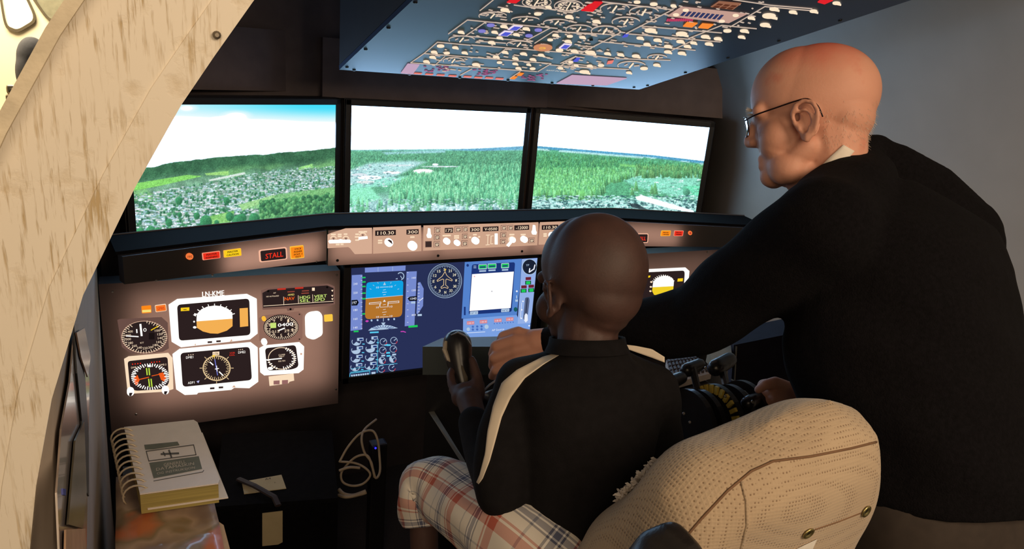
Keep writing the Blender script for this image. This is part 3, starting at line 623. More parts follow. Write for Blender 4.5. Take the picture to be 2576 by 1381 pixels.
annunciator(PLg, Z3, [(1270, 212), (1360, 202), (1366, 286), (1276, 296)], E_or, gl, (('STICK', 1322, 226, 12, 46), ('PUSHER', 1322, 244, 12, 54), ('POST-1', 1322, 262, 12, 54), ('TEST', 1322, 279, 12, 40)), M_print, emit('lit_gold', (255, 190, 60)))
p = PR(PLg, Z3); p.h = .001; p.ell(599, 277, 24, 22, emit('lit_coral', (244, 120, 60)), .004, 20); p.text('FIRE', 599, 277, 14, M_print, 30, h=.0048); p.out('fire_light', gl)
for x, y in ((1450, 312), (755, 402), (380, 440)): screw(gl, PLg.pt(250 + x * Z3[2], 540 + y * Z3[2]), nL, .003, M_chr)
GR0, GR1 = (.538, -.457), (1.085, -.645)
gr = thing('glareshield_warning_panel', 'brown angled warning panel beside the man\'s sleeve at right', 'control panel', (.8, -.55, .89), 'warning panels')
_, nR = housing('housing', gr, GR0, GR1, 1.013, zb0, .035, T_brown, zb1=zb1_); PRg = Plane((GR0[0], GR0[1], 0), nR)
lamp('panel_backlight', Vector((.66, -.499, .965)) - nR * .028, nR, .22, .07, .09)
annunciator(PRg, Z6b, [(480, 355), (695, 355), (688, 480), (470, 482)], E_dk2, gr, (('STALL', 590, 418, 50, 140),), emit('lit_stall', (255, 52, 30)), emit('lit_peach', (248, 186, 156)), 20)
annunciator(PRg, Z6b, [(868, 316), (995, 316), (985, 388), (855, 390)], E_or, gr, (('MASTER', 925, 342, 14, 70), ('CAUTION', 925, 368, 14, 74)), M_print, emit('lit_gold', (255, 190, 60)), 10)
annunciator(PRg, Z6b, [(1040, 316), (1166, 318), (1152, 390), (1030, 390)], E_red, gr, (('MASTER', 1098, 342, 14, 70), ('WARNING', 1098, 368, 14, 74)), M_print, emit('lit_salmon', (250, 150, 120)), 10)
annunciator(PRg, Z6b, [(330, 355), (455, 355), (448, 470), (320, 470)], E_or, gr)
p = PR(PRg, Z6b); p.h = .001; p.ell(1250, 348, 26, 28, emit('lit_coral', (244, 120, 60)), .004, 20); p.ell(1250, 348, 13, 14, emit('lit_coral2', (190, 60, 40)), .005, 16); p.out('fire_light', gr)
# ------------------------------------------------------------------ left main instrument panel
YP = -.40; PP = Plane((0, YP, 0), (0, 1, 0))
lp = thing('instrument_dashboard', 'brown backlit captain instrument panel marked LN-KME', 'instrument panel', (-.8, YP, .40), 'backlit instrument panels')
x0 = PP.p(262, 880).x; x1 = PP.p(853, 830).x; zt = PP.p(560, 702).z; zb = PP.p(600, 1035).z
housing('board', lp, (x0, YP), (x1, YP), zt + .006, zb - .02, .07, T_brown)
lamp('panel_backlight', ((x0 + x1) / 2 + .025, YP + .05, (zt + zb) / 2 + .012), Vector((0, -1, 0)), (x1 - x0) - .11, (zt - zb) - .085, .95)
def pr(): 
    q = PR(PP, Z3); q.h = .001; return q
p = pr(); p.text('LN-KME', 760, 526, 34, E_white, 146, bold=.35); p.out('registration_lettering', lp)
def display(outer, inner_, name, lab=None, par=lp):
    q = pr(); q.poly(outer, E_white, .004); o = q.out(name, par, lab)
    q = pr(); q.h = .0045; q.rpoly(inner_, 26, E_dk2, .0008); q.out('glass', o); return o
def sub(o): 
    q = pr(); q.h = .0056; return q
o = display([(520, 562), (985, 528), (1050, 560), (1056, 790), (1005, 830), (545, 882), (482, 845), (462, 600)], [(518, 598), (1000, 556), (1008, 800), (532, 838)], 'attitude_display')
q = sub(o); top = [(648 + 0, 700), (650, 660), (680, 628), (720, 610), (768, 603), (815, 607), (858, 625), (886, 650), (888, 690)]
q.poly(top + [(888, 690), (648, 708)], E_white, .0006); q.poly([(648, 708), (888, 690), (888, 740), (850, 770), (790, 790), (740, 788), (690, 775), (650, 750)], E_org2, .0006); q.out('horizon_ball', o)
q = sub(o)
for i in range(9):
    a = math.radians(20 + 140 * i / 8); q.line([(768 + 128 * math.cos(a), 690 - 86 * math.sin(a)), (768 + 142 * math.cos(a), 690 - 98 * math.sin(a))], 5, E_white, .0006)
q.poly([(625, 665), (648, 655), (642, 675)], E_white, .0006); q.ell(632, 710, 6, 6, E_white, .0006, 8); q.ell(636, 748, 12, 8, E_white, .0006, 8); q.out('bank_scale', o)
q = sub(o); q.rect(543, 618, 600, 640, E_yel, .0006, -.06); q.rect(560, 628, 582, 632, E_dk, .0008, -.06); q.out('flag_block', o); q = sub(o); q.poly([(935, 622), (990, 618), (993, 740), (938, 746)], E_org2, .0006); q.out('flag_block', o)
q = sub(o); q.h = .005; q.rect(722, 842, 752, 854, E_dk, .0006, -.06); q.rect(780, 836, 810, 848, E_dk, .0006, -.06); q.poly([(635, 868), (645, 868), (640, 855)], E_tan, .0006); q.poly([(870, 845), (888, 840), (882, 826)], E_tan, .0006); q.out('bezel_marks', o)
o = display([(535, 895), (1010, 850), (1056, 885), (1060, 1112), (1000, 1155), (900, 1152), (880, 1166), (660, 1185), (650, 1196), (570, 1200), (512, 1162), (488, 930)], [(540, 920), (1003, 878), (1018, 1100), (556, 1146)], 'compass_display')
E_gold = emit('lit_brass', (226, 196, 150)); E_blu = emit('lit_blue_needle', (120, 130, 226))
q = sub(o); q.ring(782, 1020, 90, 82, 7, E_gold, .0006, 36); q.ticks(782, 1020, 86, 78, 36, 13, 4, E_gold, h=.0006)
for a in range(0, 360, 45): c, s_ = math.cos(math.radians(a)), math.sin(math.radians(a)); q.line([(782 + 97 * c, 1020 - 90 * s_), (782 + 112 * c, 1020 - 104 * s_)], 4, E_gold, .0006)
q.out('compass_rose', o)
q = sub(o); q.line([(770, 962), (788, 1066)], 5, E_blu, .0008); q.line([(738, 980), (758, 998)], 7, E_white, .0008); q.line([(800, 1045), (824, 1068)], 7, E_white, .0008); q.line([(782, 1005), (786, 1040)], 4, E_white, .0009); q.line([(772, 1026), (796, 1022)], 4, E_white, .0009); q.out('needle', o)
q = sub(o); q.rect(755, 912, 800, 934, E_cream, .0006, -.06); q.text('176', 778, 922, 12, E_dk2, 30, h=.0009); q.text('DME1', 602, 947, 15, E_white, 48); q.text('- - -', 610, 930, 6, E_cream, 36); q.text('VOR', 886, 918, 12, E_red, 36); q.text('FAIL', 886, 932, 10, E_red, 36); q.text('DME2', 950, 913, 15, E_white, 48); q.text('- - -', 942, 896, 6, E_cream, 30); q.text('ADF1', 612, 1116, 15, E_white, 44); q.poly([(648, 1108), (668, 1102), (660, 1120)], emit('lit_pale_blue', (190, 190, 240)), .0006); q.poly([(750, 936), (775, 930), (765, 950)], E_yel, .0006); q.out('display_text', o)
q = sub(o); q.h = .005; q.rect(738, 1150, 768, 1162, E_dk, .0006, -.06); q.rect(796, 1144, 826, 1156, E_dk, .0006, -.06); q.poly([(885, 1150), (910, 1148), (898, 1134)], E_tan, .0006); q.out('bezel_marks', o)
# airspeed indicator
q = pr(); q.poly([(120, 702), (140, 696), (415, 683), (456, 720), (464, 890), (425, 912), (330, 925), (210, 925), (150, 880)], emit('lit_brown2', (106, 78, 70)), .003); o = q.out('airspeed_indicator', lp)
q = pr(); q.h = .004; q.ell(300, 812, 148, 104, E_dk2, .001, 32); q.out('dial_face', o)
q = sub(o); q.ticks(300, 812, 152, 108, 44, 18, 4, E_cream, a0=-230, a1=90); q.ring(300, 812, 150, 106, 3, E_tan, n=40)
for i, st in enumerate(['400', '350', '300', '280', '260', '240', '220', '200', '180', '160', '140', '120', '100']):
    a = math.radians(150 + i * 20.5); q.text(st, 300 + 108 * math.cos(a), 812 - 74 * math.sin(a), 15, E_cream, 34)
q.text('1', 250, 772, 26, E_white, 8); q.text('0', 304, 764, 24, E_white, 22); q.text('KT', 285, 850, 10, E_cream, 24); q.out('scale_marks', o)
q = sub(o); q.h = .0075; q.line([(282, 800), (274, 728)], 13, E_white, .001); q.line([(180, 803), (260, 808)], 6, E_white, .001); q.line([(345, 765), (392, 738)], 5, E_yel, .001); q.out('needle', o)
q = sub(o); q.rect(330, 785, 368, 828, emit('lit_black', (26, 18, 18)), .001); q.out('flag_window', o)
# radio magnetic indicator
q = pr(); q.poly([(165, 962), (195, 945), (460, 922), (488, 955), (494, 1160), (440, 1178), (190, 1192)], E_cream, .004); o = q.out('radio_magnetic_indicator', lp)
q = pr(); q.h = .0045; q.rpoly([(188, 974), (455, 945), (466, 1120), (430, 1160), (240, 1172), (205, 1150)], 20, E_dk2, .0008); q.out('glass', o)
q = sub(o); q.ticks(338, 1076, 124, 86, 44, 18, 6, E_white); q.text('- - - -', 248, 990, 8, E_red, 60); q.text('- - - -', 375, 978, 8, E_red, 60); q.text('DME-1', 235, 1014, 12, E_cream, 46); q.text('DME-2', 424, 996, 12, E_cream, 46); q.rect(320, 998, 344, 1012, E_white, .001); q.out('compass_card', o)
q = sub(o); q.h = .0072
for dx in (-7, 9): q.line([(322 + dx, 1020), (326 + dx, 1062)], 8, emit('lit_lime2', (190, 226, 70)), .001); q.line([(336 + dx, 1092), (342 + dx, 1140)], 8, emit('lit_lime2', (190, 226, 70)), .001)
q.out('double_needle', o)
q = sub(o); q.poly([(232, 1082), (255, 1066), (268, 1100), (250, 1135), (236, 1125)], emit('lit_orange2', (238, 92, 30)), .001); q.poly([(395, 1055), (425, 1048), (446, 1085), (432, 1108), (412, 1098)], emit('lit_orange2', (238, 92, 30)), .001); q.line([(268, 1095), (330, 1080)], 5, emit('lit_orange2', (238, 92, 30)), .001); q.line([(350, 1072), (412, 1058)], 4, emit('lit_orange2', (238, 92, 30)), .001); q.out('single_needle', o)
for x, y in ((208, 1170), (440, 1160)):
    q = pr(); q.h = .004; q.ell(x, y, 24, 24, E_white, .014, 18); q.poly([(x - 8, y + 2), (x + 14, y + 2), (x + 4, y + 24), (x - 10, y + 20)], E_dk2, .0146); q.out('set_knob', o)
# warning lights
annunciator(PP, Z3, [(280, 610), (345, 604), (348, 652), (284, 657)], E_or, lp, (), None, None, 6); q = pr(); q.h = .004; q.rect(286, 634, 344, 650, E_pale, .0005, -.06); q.out('lit_band', lp)
annunciator(PP, Z3, [(370, 604), (444, 594), (450, 640), (376, 650)], emit('lit_orange3', (244, 120, 40)), lp, (('GPWS', 410, 623, 20, 46),), emit('lit_red2', (220, 60, 20)), E_cream, 8)
# mode annunciator
q = pr(); q.poly([(1080, 505), (1120, 490), (1530, 460), (1570, 478), (1572, 595), (1540, 606), (1300, 622), (1295, 636), (1255, 640), (1250, 624), (1090, 632)], emit('lit_brown3', (120, 88, 78)), .003); o = q.out('mode_annunciator', lp)
q = pr(); q.h = .0035; q.poly([(1088, 520), (1130, 498), (1520, 470), (1562, 488), (1562, 588), (1092, 618)], E_dk2, .001); q.out('glass', o)
q = sub(o); q.text('NAV', 1268, 556, 22, emit('lit_orange2', (238, 92, 30)), 66, bold=.3); q.text('HDG', 1370, 547, 20, E_lime, 68, bold=.3); q.text('SEL', 1370, 570, 20, E_lime, 68, bold=.3); q.text('VERT', 1474, 540, 20, E_lime, 84, bold=.3); q.text('SPD', 1468, 563, 20, E_lime, 70, bold=.3)
q.text('ARMED', 1278, 530, 12, E_pale, 44); q.text('AP', 1168, 518, 8, E_cream, 18); q.text('NO AUTOLAND', 1155, 540, 9, E_cream, 84)
for x, y, w in ((1215, 495, 56), (1332, 488, 56)): q.rect(x - w / 2, y - 6, x + w / 2, y + 5, E_rtext, .0008, -.06)
for x, y, w in ((1278, 512, 48), (1374, 506, 46), (1372, 522, 50)): q.rect(x - w / 2, y - 3, x + w / 2, y + 3, emit('lit_dull_red', (150, 70, 56)), .0008, -.06)
for x, y in ((1228, 575), (1326, 566), (1422, 560)): q.line([(x, y - 30), (x + 2, y + 24)], 3, E_cream, .0008)
for y in (506, 540, 562): q.poly([(1546, y - 6), (1560, y - 8), (1554, y + 6)], E_cream, .0008)
q.rect(1418, 484, 1436, 504, E_cream, .0008); q.line([(1095, 606), (1560, 574)], 3, E_cream, .0008); q.out('mode_text', o)
for x, y in ((1126, 508), (1520, 482), (1275, 628)): screw(o, PP.pt(250 + x * Z3[2], 540 + y * Z3[2], .004), PP.n, .0035)
# altimeter
q = pr(); q.poly([(1065, 690), (1090, 672), (1330, 645), (1356, 664), (1355, 820), (1330, 845), (1120, 864), (1068, 838)], emit('lit_brown4', (142, 104, 90)), .003); o = q.out('altimeter', lp)
q = pr(); q.h = .004; q.ell(1212, 748, 118, 84, E_dk2, .001, 32); q.out('dial_face', o)
q = sub(o); q.ticks(1212, 748, 112, 78, 50, 14, 4, E_cream); 
for i in range(10): a = math.radians(90 - 36 * i); q.text(str(i), 1212 + 80 * math.cos(a), 748 - 54 * math.sin(a), 20, E_cream, 13)
q.out('scale_marks', o)
q = sub(o); q.h = .007; q.rect(1140, 718, 1178, 752, E_lime, .001, -.05); q.text('0400', 1240, 728, 22, E_white, 100, bold=.3); q.text('1015', 1168, 775, 18, E_cream, 64); q.text('29.9', 1262, 768, 18, E_cream, 60); q.line([(1195, 768), (1235, 752)], 7, E_white, .001); q.out('number_drums', o)
knob(PP, Z3, 1098, 842, 20, o); knob(PP, Z3, 1096, 688, 14, o, emit('lit_gold', (255, 190, 60)))
for x, y in ((1335, 662), (1335, 828)): screw(o, PP.pt(250 + x * Z3[2], 540 + y * Z3[2], .003), PP.n, .003, M_chr)
q = pr(); q.rpoly([(1372, 672), (1400, 648), (1462, 640), (1488, 665), (1490, 800), (1430, 834), (1376, 815)], 20, E_white, .004); o = q.out('marker_light_cover', lp)
q = pr(); q.h = .0042; q.ell(1400, 682, 14, 10, E_dk, .0006, 12); q.ell(1426, 806, 16, 12, E_dk, .0006, 14); q.out('cover_marks', o)
annunciator(PP, Z3, [(1500, 668), (1556, 663), (1558, 708), (1502, 713)], emit('lit_yellow2', (250, 200, 70)), lp)
# vertical speed indicator
q = pr(); q.poly([(1068, 890), (1100, 872), (1335, 850), (1366, 878), (1362, 1030), (1330, 1054), (1100, 1070), (1074, 1050)], E_white, .004); o = q.out('vertical_speed_indicator', lp)
q = pr(); q.h = .0045; q.rpoly([(1104, 888), (1310, 866), (1330, 1012), (1285, 1030), (1120, 1038)], 24, E_dk2, .0008); q.out('glass', o)
q = sub(o); q.ring(1215, 955, 88, 72, 4, E_cream, n=36); q.ticks(1215, 955, 96, 76, 16, 16, 5, E_white, a0=-80, a1=80); q.ticks(1215, 955, 96, 76, 6, 12, 5, E_white, a0=190, a1=260); q.text('CLIMB', 1216, 930, 9, E_cream, 44); q.text('FEET', 1216, 942, 9, E_cream, 36); q.text('PER MIN', 1216, 972, 9, E_cream, 46); q.line([(1104, 966), (1215, 955)], 6, E_white, .0012); q.ell(1140, 1022, 18, 10, E_white, .0012, 12); q.out('scale_marks', o)
q = sub(o); q.h = .005; q.rect(1340, 920, 1352, 932, E_tan, .0006); q.out('bezel_marks', o)
q = pr(); q.poly([(1130, 1080), (1296, 1060), (1300, 1104), (1268, 1112), (1262, 1122), (1136, 1140)], E_cream, .004); o = q.out('transfer_switch', lp)
for x in (1182, 1238): q = pr(); q.h = .0042; q.rect(x - 20, 1105 - (x - 1182) * .06, x + 20, 1130 - (x - 1182) * .06, emit('lit_mauve', (150, 104, 100)), .002, -.06); q.out('push_button', o)
for x, y in ((88, 515), (1585, 402), (1580, 1165), (245, 1332)): screw(lp, PP.pt(250 + x * Z3[2], 540 + y * Z3[2], .001), PP.n, .004, M_chr)
# ------------------------------------------------------------------ right main instrument panel
rp = thing('instrument_dashboard', 'brown backlit copilot instrument panel between the two heads', 'instrument panel', (.78, YP, .40), 'backlit instrument panels')
rx0 = PP.p(1420, 700).x; rx1 = PP.p(1812, 660).x; rz1 = PP.p(1700, 634).z
housing('board', rp, (rx0, YP), (rx1, YP), rz1, .42, .07, T_brown); lamp('panel_backlight', ((rx0 + rx1) / 2, YP + .05, (rz1 + .42) / 2 + .01), Vector((0, -1, 0)), rx1 - rx0 - .06, rz1 - .42 - .06, .50)
def prr(h=.001): q = PR(PP, Z6b); q.h = h; return q
q = prr(); q.poly([(640, 835), (1185, 810), (1235, 855), (1225, 960), (1200, 1330), (1150, 1380), (560, 1410), (505, 1380), (545, 980), (575, 890)], E_white, .004); o = q.out('attitude_display', rp)
q = prr(.0045); q.rpoly([(625, 872), (1160, 848), (1172, 880), (1140, 1340), (575, 1370)], 30, E_dk2, .0008); q.out('glass', o)
q = prr(.0056); q.poly([(740, 1070), (750, 1000), (790, 950), (850, 925), (900, 916), (950, 922), (1000, 945), (1025, 985), (1020, 1055)], E_white, .0006); q.poly([(740, 1072), (1020, 1056), (1015, 1110), (930, 1150), (820, 1180), (760, 1170), (735, 1120)], emit('lit_yellow3', (240, 206, 40)), .0006); q.out('horizon_ball', o)
q = prr(.0056)
for i in range(13): a = math.radians(25 + 130 * i / 12); q.line([(885 + 148 * math.cos(a), 1040 - 122 * math.sin(a)), (885 + 158 * math.cos(a), 1040 - 136 * math.sin(a))], 8, E_white, .0006)
for y in (1000, 1065, 1122): q.ell(724 - (y - 1000) * .1, y, 16, 12, E_cream, .0006, 8)
q.out('bank_scale', o)
q = prr(.0056); q.poly([(650, 918), (712, 914), (706, 938), (680, 942), (676, 956), (645, 958)], E_yel, .0006); q.out('flag_block', o); q = prr(.0056); q.poly([(1078, 955), (1146, 950), (1142, 990), (1072, 994)], E_yel, .0006); q.out('flag_block', o)
q = prr(); q.ell(440, 1245, 60, 55, E_cream, .003, 20); q.ell(440, 1245, 42, 38, E_dk, .0036, 20); q.out('clock', rp); screw(rp, PP.pt(1500 + 1484 * Z6b[2], 520 + 605 * Z6b[2], .001), PP.n, .004, M_chr)
# small lit placard and round standby gauge between display and boy
Z8 = (1320, 640, 120 / 753)
cp = thing('centre_instrument_strip', 'black strip with a lit cream placard beside the boy\'s ear', 'instrument panel', (PP.p(1400, 780).x, YP, .45))
b = MB(); b.box((PP.p(1387, 780).x, YP + .02, (.45 + .87) / 2), (PP.p(1408, 780).x - PP.p(1366, 780).x, .03, .42)); b.build('board', M_blk2, cp)
q = Print(PP, *Z8); q.h = .006; q.poly([(405, 1090), (465, 1045), (470, 1080), (535, 1095), (520, 1160), (395, 1225)], emit('lit_placard', (250, 232, 170)), .002); q.text('LTS', 470, 1130, 26, E_dk, 60, h=.0026); q.out('lit_placard', cp)
q = Print(PP, *Z8); q.h = .006; q.ell(430, 918, 16, 20, E_cream, .002, 12); q.out('pilot_light', cp)
b = MB(); cg = PP.pt(1372, 748, .012); b.lathe(cg, PP.n, [(.034, -.006), (.034, .008), (.031, .012), (.02, .014), (.001, .015)], 28); g = b.build('round_gauge', M_blk2, cp)
b = MB(); ppts = [cg + PP.n * .008 + Vector((math.cos(a) * .0345, 0, math.sin(a) * .0345)) for a in [math.radians(60 + 130 * i / 16) for i in range(17)]]; b.tube(ppts, .0014, 6); b.build('chrome_rim', mat('pale_rim', (170, 160, 160), .3, .6), g)
# ------------------------------------------------------------------ centre flat display
YD = -.41; PD = Plane((0, YD, 0), (0, 1, 0)); Z4 = (840, 620, 560 / 2148)
dt = thing('instrument_screen', 'blue flat screen with artificial horizon, compass and white map', 'screen', (-.09, YD, .46))
A, B, C_, D_ = PD.p(884, 672), PD.p(1351, 649), PD.p(1327, 891), PD.p(877, 949)
xa, xb, z1_, z0_ = (A.x + D_.x) / 2, (B.x + C_.x) / 2, (A.z + B.z) / 2, (C_.z + D_.z) / 2
b = MB(); b.bev(((xa + xb) / 2, YD + .024, (z1_ + z0_) / 2), (xb - xa + .05, .045, z1_ - z0_ + .05), .006); b.build('housing', M_blk2, dt)
b = MB(); 
for s_ in (xa - .012, xb + .012): b.bev((s_, YD - .001, (z1_ + z0_) / 2), (.024, .01, z1_ - z0_ + .048), .003)
for s_ in (z1_ + .012, z0_ - .012): b.bev(((xa + xb) / 2, YD - .001, s_), (xb - xa + .048, .01, .024), .003)
b.build('bezel', M_blk2, dt)
b = MB(); b.box(((xa + xb) / 2, YD + .002, (z1_ + z0_) / 2), (xb - xa, .003, z1_ - z0_)); b.build('backlit_glass', emit('screen_navy', (40, 48, 86)), dt)
E_lav = emit('px_lavender', (118, 138, 206)); E_cy = emit('px_cyan', (14, 160, 226)); E_br = emit('px_brown', (180, 116, 44)); E_w = emit('px_white', (236, 240, 250)); E_w2 = emit('px_light', (176, 200, 226)); E_g = emit('px_green', (30, 200, 90)); E_mg = emit('px_magenta', (210, 70, 190)); E_bk = emit('px_black', (10, 12, 22)); E_pan = emit('px_panel', (84, 130, 204)); E_pan2 = emit('px_panel2', (122, 160, 226)); E_pan3 = emit('px_panel3', (148, 176, 230)); E_nav = emit('px_navy', (28, 52, 118)); E_ww = emit('px_map_white', (252, 252, 255), 1.1); E_cy2 = emit('px_cyan2', (90, 200, 236))
def pd(h=.001): q = PR(PD, Z4); q.h = h; return q
q = pd(); q.poly([(298, 205), (690, 183), (688, 232), (298, 250)], E_lav); q.line([(424, 200), (424, 240)], 3, E_w2, .0014); q.line([(564, 192), (564, 234)], 3, E_w2, .0014); q.out('mode_bar', dt)
q = pd(); q.poly([(172, 276), (272, 270), (270, 800), (160, 812)], E_lav); o = q.out('airspeed_tape', dt)
q = pd(.0022)
for i, y in enumerate(range(285, 800, 42)): q.line([(258, y), (272, y - 1)], 3, E_w, .0004)
for y, s_ in ((358, '240'), (444, '220'), (610, '180'), (696, '160'), (780, '140')): q.text(s_, 206, y, 20, E_w, 40, h=.0006)
q.poly([(168, 516), (225, 512), (238, 538), (222, 566), (168, 568)], E_bk, .0004); q.text('197', 196, 540, 28, E_w, 44, h=.001); q.out('tape_marks', o)
q = pd(.0012)
for y in (300, 342, 386, 450, 504, 650): q.rect(272, y - 7, 304, y + 6, E_g, .0006, -.05)
q.rect(190, 812, 236, 826, E_g, .0006, -.05); q.rect(718, 762, 806, 782, E_g, .0006, -.07)
q.out('speed_marks', dt)
q = pd(.0012)
for y in range(675, 800, 16): q.rect(256, y, 272, y + 8, emit('px_rose', (226, 60, 130)), .0006)
q.poly([(318, 708), (338, 718), (318, 730), (300, 720)], E_mg, .0006); q.line([(645, 820), (668, 818), (690, 826)], 8, E_mg, .0006); q.out('limit_marks', dt)
q = pd(); q.rpoly([(312, 345), (668, 325), (656, 675), (298, 702)], 44, E_br); o = q.out('attitude_indicator', dt)
q = pd(.0022); q.rpoly([(312, 345), (668, 325), (663, 468), (306, 500)], 30, E_cy, .0004); q.poly([(308, 470), (664, 440), (663, 468), (306, 500)], E_cy, .0005); q.line([(306, 500), (663, 468)], 5, E_w2, .0008); q.out('sky_half', o)
q = pd(.0034)
for y, w in ((388, 84), (415, 24), (438, 40), (462, 24), (558, 24), (580, 84), (604, 24), (630, 40), (654, 24), (676, 84)): q.line([(484 - w / 2, y + 2), (484 + w / 2, y - 2)], 3, E_w, .0004)
for y in (388, 580, 672): q.text('10', 418, y + 4, 18, E_w, 26, h=.0006); q.text('10', 548, y - 4, 18, E_w, 26, h=.0006)
for x0_, x1_ in ((336, 452), (516, 626)): q.poly([(x0_, 540 - (x0_ - 336) * .055), (x1_, 540 - (x1_ - 336) * .055 - 4), (x1_, 560 - (x1_ - 336) * .055 - 4), (x0_, 556 - (x0_ - 336) * .055)], E_w, .0006); q.poly([(x0_ + 5, 544 - (x0_ - 336) * .055), (x1_ - 5, 544 - (x1_ - 336) * .055 - 4), (x1_ - 5, 556 - (x1_ - 336) * .055 - 4), (x0_ + 5, 552 - (x0_ - 336) * .055)], E_br, .0009)
q.line([(442, 545), (440, 575)], 7, E_w, .0006); q.line([(520, 535), (518, 570)], 7, E_w, .0006); q.poly([(470, 530), (498, 528), (484, 510)], E_w, .0006); q.poly([(472, 370), (498, 368), (486, 340)], E_w2, .0006)
for a in (25, 45, 65, 115, 135, 155): c, s_ = math.cos(math.radians(a)), math.sin(math.radians(a)); q.line([(484 + 140 * c, 460 - 118 * s_), (484 + 155 * c, 460 - 130 * s_)], 4, E_w2, .0005)
q.out('pitch_ladder', o)
q = pd(); q.poly([(700, 242), (798, 238), (775, 758), (682, 768)], E_lav); o = q.out('altitude_tape', dt)
q = pd(.0022)
for y, s_ in ((300, '1400'), (420, '1200'), (658, '800')): q.text(s_, 768, y, 18, E_w, 40, h=.0006)
for y in range(250, 750, 60): q.line([(704, y), (716, y)], 3, E_w, .0004)
q.poly([(710, 500), (730, 482), (800, 476), (800, 520), (728, 526)], E_bk, .0004); q.text('1040', 762, 500, 24, E_w, 60, h=.001); q.rect(742, 530, 784, 548, E_w2, .0004); q.out('tape_marks', o)
q = pd(); q.poly([(812, 345), (832, 343), (864, 405), (858, 572), (808, 650), (795, 645)], E_lav); q.line([(820, 525), (858, 495)], 6, E_w, .0014)
for y in range(360, 640, 30): q.line([(808, y), (824, y - 1)], 3, E_w, .0014)
q.rect(806, 652, 846, 670, E_w2, .0012, -.05); q.out('vertical_speed_tape', dt)
q = pd(); q.ring(642, 285, 32, 34, 7, E_w2, n=24, a0=-80, a1=140); q.line([(642, 285), (655, 305)], 6, E_w2); q.poly([(592, 312), (612, 304), (612, 316)], E_w2); q.out('flap_gauge', dt)
q = pd(); q.poly([(330, 810), (360, 785), (410, 765), (475, 754), (545, 762), (615, 786), (475, 800)], E_w2)
for i in range(9): a = math.radians(35 + 110 * i / 8); q.line([(472 + 70 * math.cos(a), 808 - 26 * math.sin(a)), (472 + 125 * math.cos(a), 808 - 50 * math.sin(a))], 5, E_nav, .0014)
q.poly([(455, 735), (495, 732), (476, 765)], E_w2, .0012); q.line([(477, 690), (476, 720)], 5, E_w2)
for x in (362, 420, 525, 580): q.ell(x, 712 - (x - 362) * .06, 9, 10, E_w2, .001, 10)
q.rect(346, 822, 430, 836, E_cy2, .001, -.05); q.out('heading_arc', dt)
for i in range(4):
    for j in range(2):
        x, y = 215 + 138 * j - 4 * i, 918 + 82 * i - 14 * j; q = pd()
        q.ring(x, y, 42, 34, 5, E_w2, n=22, a0=150, a1=380); a1_ = (330, 385, 350, 300)[i]; q.poly([(x, y)] + [(x + 38 * math.cos(math.radians(a)), y - 31 * math.sin(math.radians(a))) for a in range(230 if i != 1 else 190, a1_ + 1, 12)], E_w2, .0012); q.rect(x + 8, y - 36, x + 68, y - 8, E_w2, .0012, -.06); q.rect(x + 28, y - 30, x + 62, y - 14, E_nav, .0016, -.06); q.rect(x + 58, y + 18, x + 80, y + 26, E_cy2, .001); q.out('engine_dial', dt)
for i in range(4):
    for j in range(2):
        x, y = 476 + 102 * j - 6 * i, 918 + (0, 82, 180, 262)[i] - 12 * j; q = pd(); q.ring(x, y, 32, 32, 4, E_w2, n=20, a0=0 if i != 3 else 60, a1=360 if i != 3 else 330); q.line([(x, y), (x + 20, y - 16)], 5, E_w2, .0012)
        if i == 2: q.poly([(x, y)] + [(x + 28 * math.cos(math.radians(a)), y - 28 * math.sin(math.radians(a))) for a in range(120, 290, 14)], E_w2, .0012)
        q.ring(x, y, 32, 32, 5, emit('px_red', (200, 60, 70)), .0014, n=8, a0=300, a1=350); q.out('fuel_dial', dt)
q = pd(); q.line([(425, 890), (415, 1215)], 4, E_cy2); q.line([(160, 1212), (420, 1182)], 4, E_cy2); q.line([(425, 1145), (610, 1128)], 3, E_cy2); q.line([(150, 1260), (155, 1222), (345, 1200), (345, 1245)], 4, E_cy2)
for i in range(8): q.rect(165 + 22 * i, 1236 - 2.4 * i, 181 + 22 * i, 1252 - 2.4 * i, E_w2, .001)
q.rect(362, 1210, 400, 1230, E_w2, .001, -.06); q.line([(160, 1180), (300, 1160)], 3, E_cy2)
for x, y in ((475, 1052), (580, 1042), (528, 952), (522, 1026), (525, 1055), (505, 950)): q.rect(x - 18, y - 8, x + 18, y + 7, E_w2 if y > 1030 and x != 525 else E_cy2, .001, -.06)
q.out('engine_lines', dt)
q = pd(); q.ell(1068, 330, 166, 168, emit('px_deep', (34, 42, 72)), .001, 40); q.ring(1068, 330, 162, 164, 4, E_w2, n=44, h=.0014); o = q.out('compass', dt)
q = pd(.0022); q.ticks(1068, 330, 152, 154, 72, 14, 3.5, E_w2, h=.0004)
for i, s_ in enumerate(['S', '21', '24', 'W', '30', '33', 'N', '3', '6', 'E', '12', '15']): a = math.radians(92 - 30 * i); q.text(s_, 1068 + 108 * math.cos(a), 330 - 110 * math.sin(a), 26, emit('px_cream', (230, 224, 196)), 30 if len(s_) > 1 else 18, h=.0006, bold=.2)
q.out('compass_card', o)
q = pd(.0022); q.line([(1070, 240), (1085, 275), (1100, 290), (1140, 320), (1135, 330), (1085, 312), (1078, 318), (1076, 370), (1100, 390), (1096, 402), (1066, 392), (1034, 402), (1030, 390), (1056, 370), (1058, 318), (1048, 312), (996, 335), (992, 325), (1042, 285), (1056, 262), (1070, 240)], 5, E_gold, .0006); q.poly([(1060, 218), (1082, 216), (1071, 236)], E_yel, .0006); q.out('aeroplane_outline', o)
q = pd(); q.poly([(1262, 150), (1810, 118), (1790, 400), (1762, 660), (1230, 694)], E_pan); o = q.out('navigation_unit', dt)
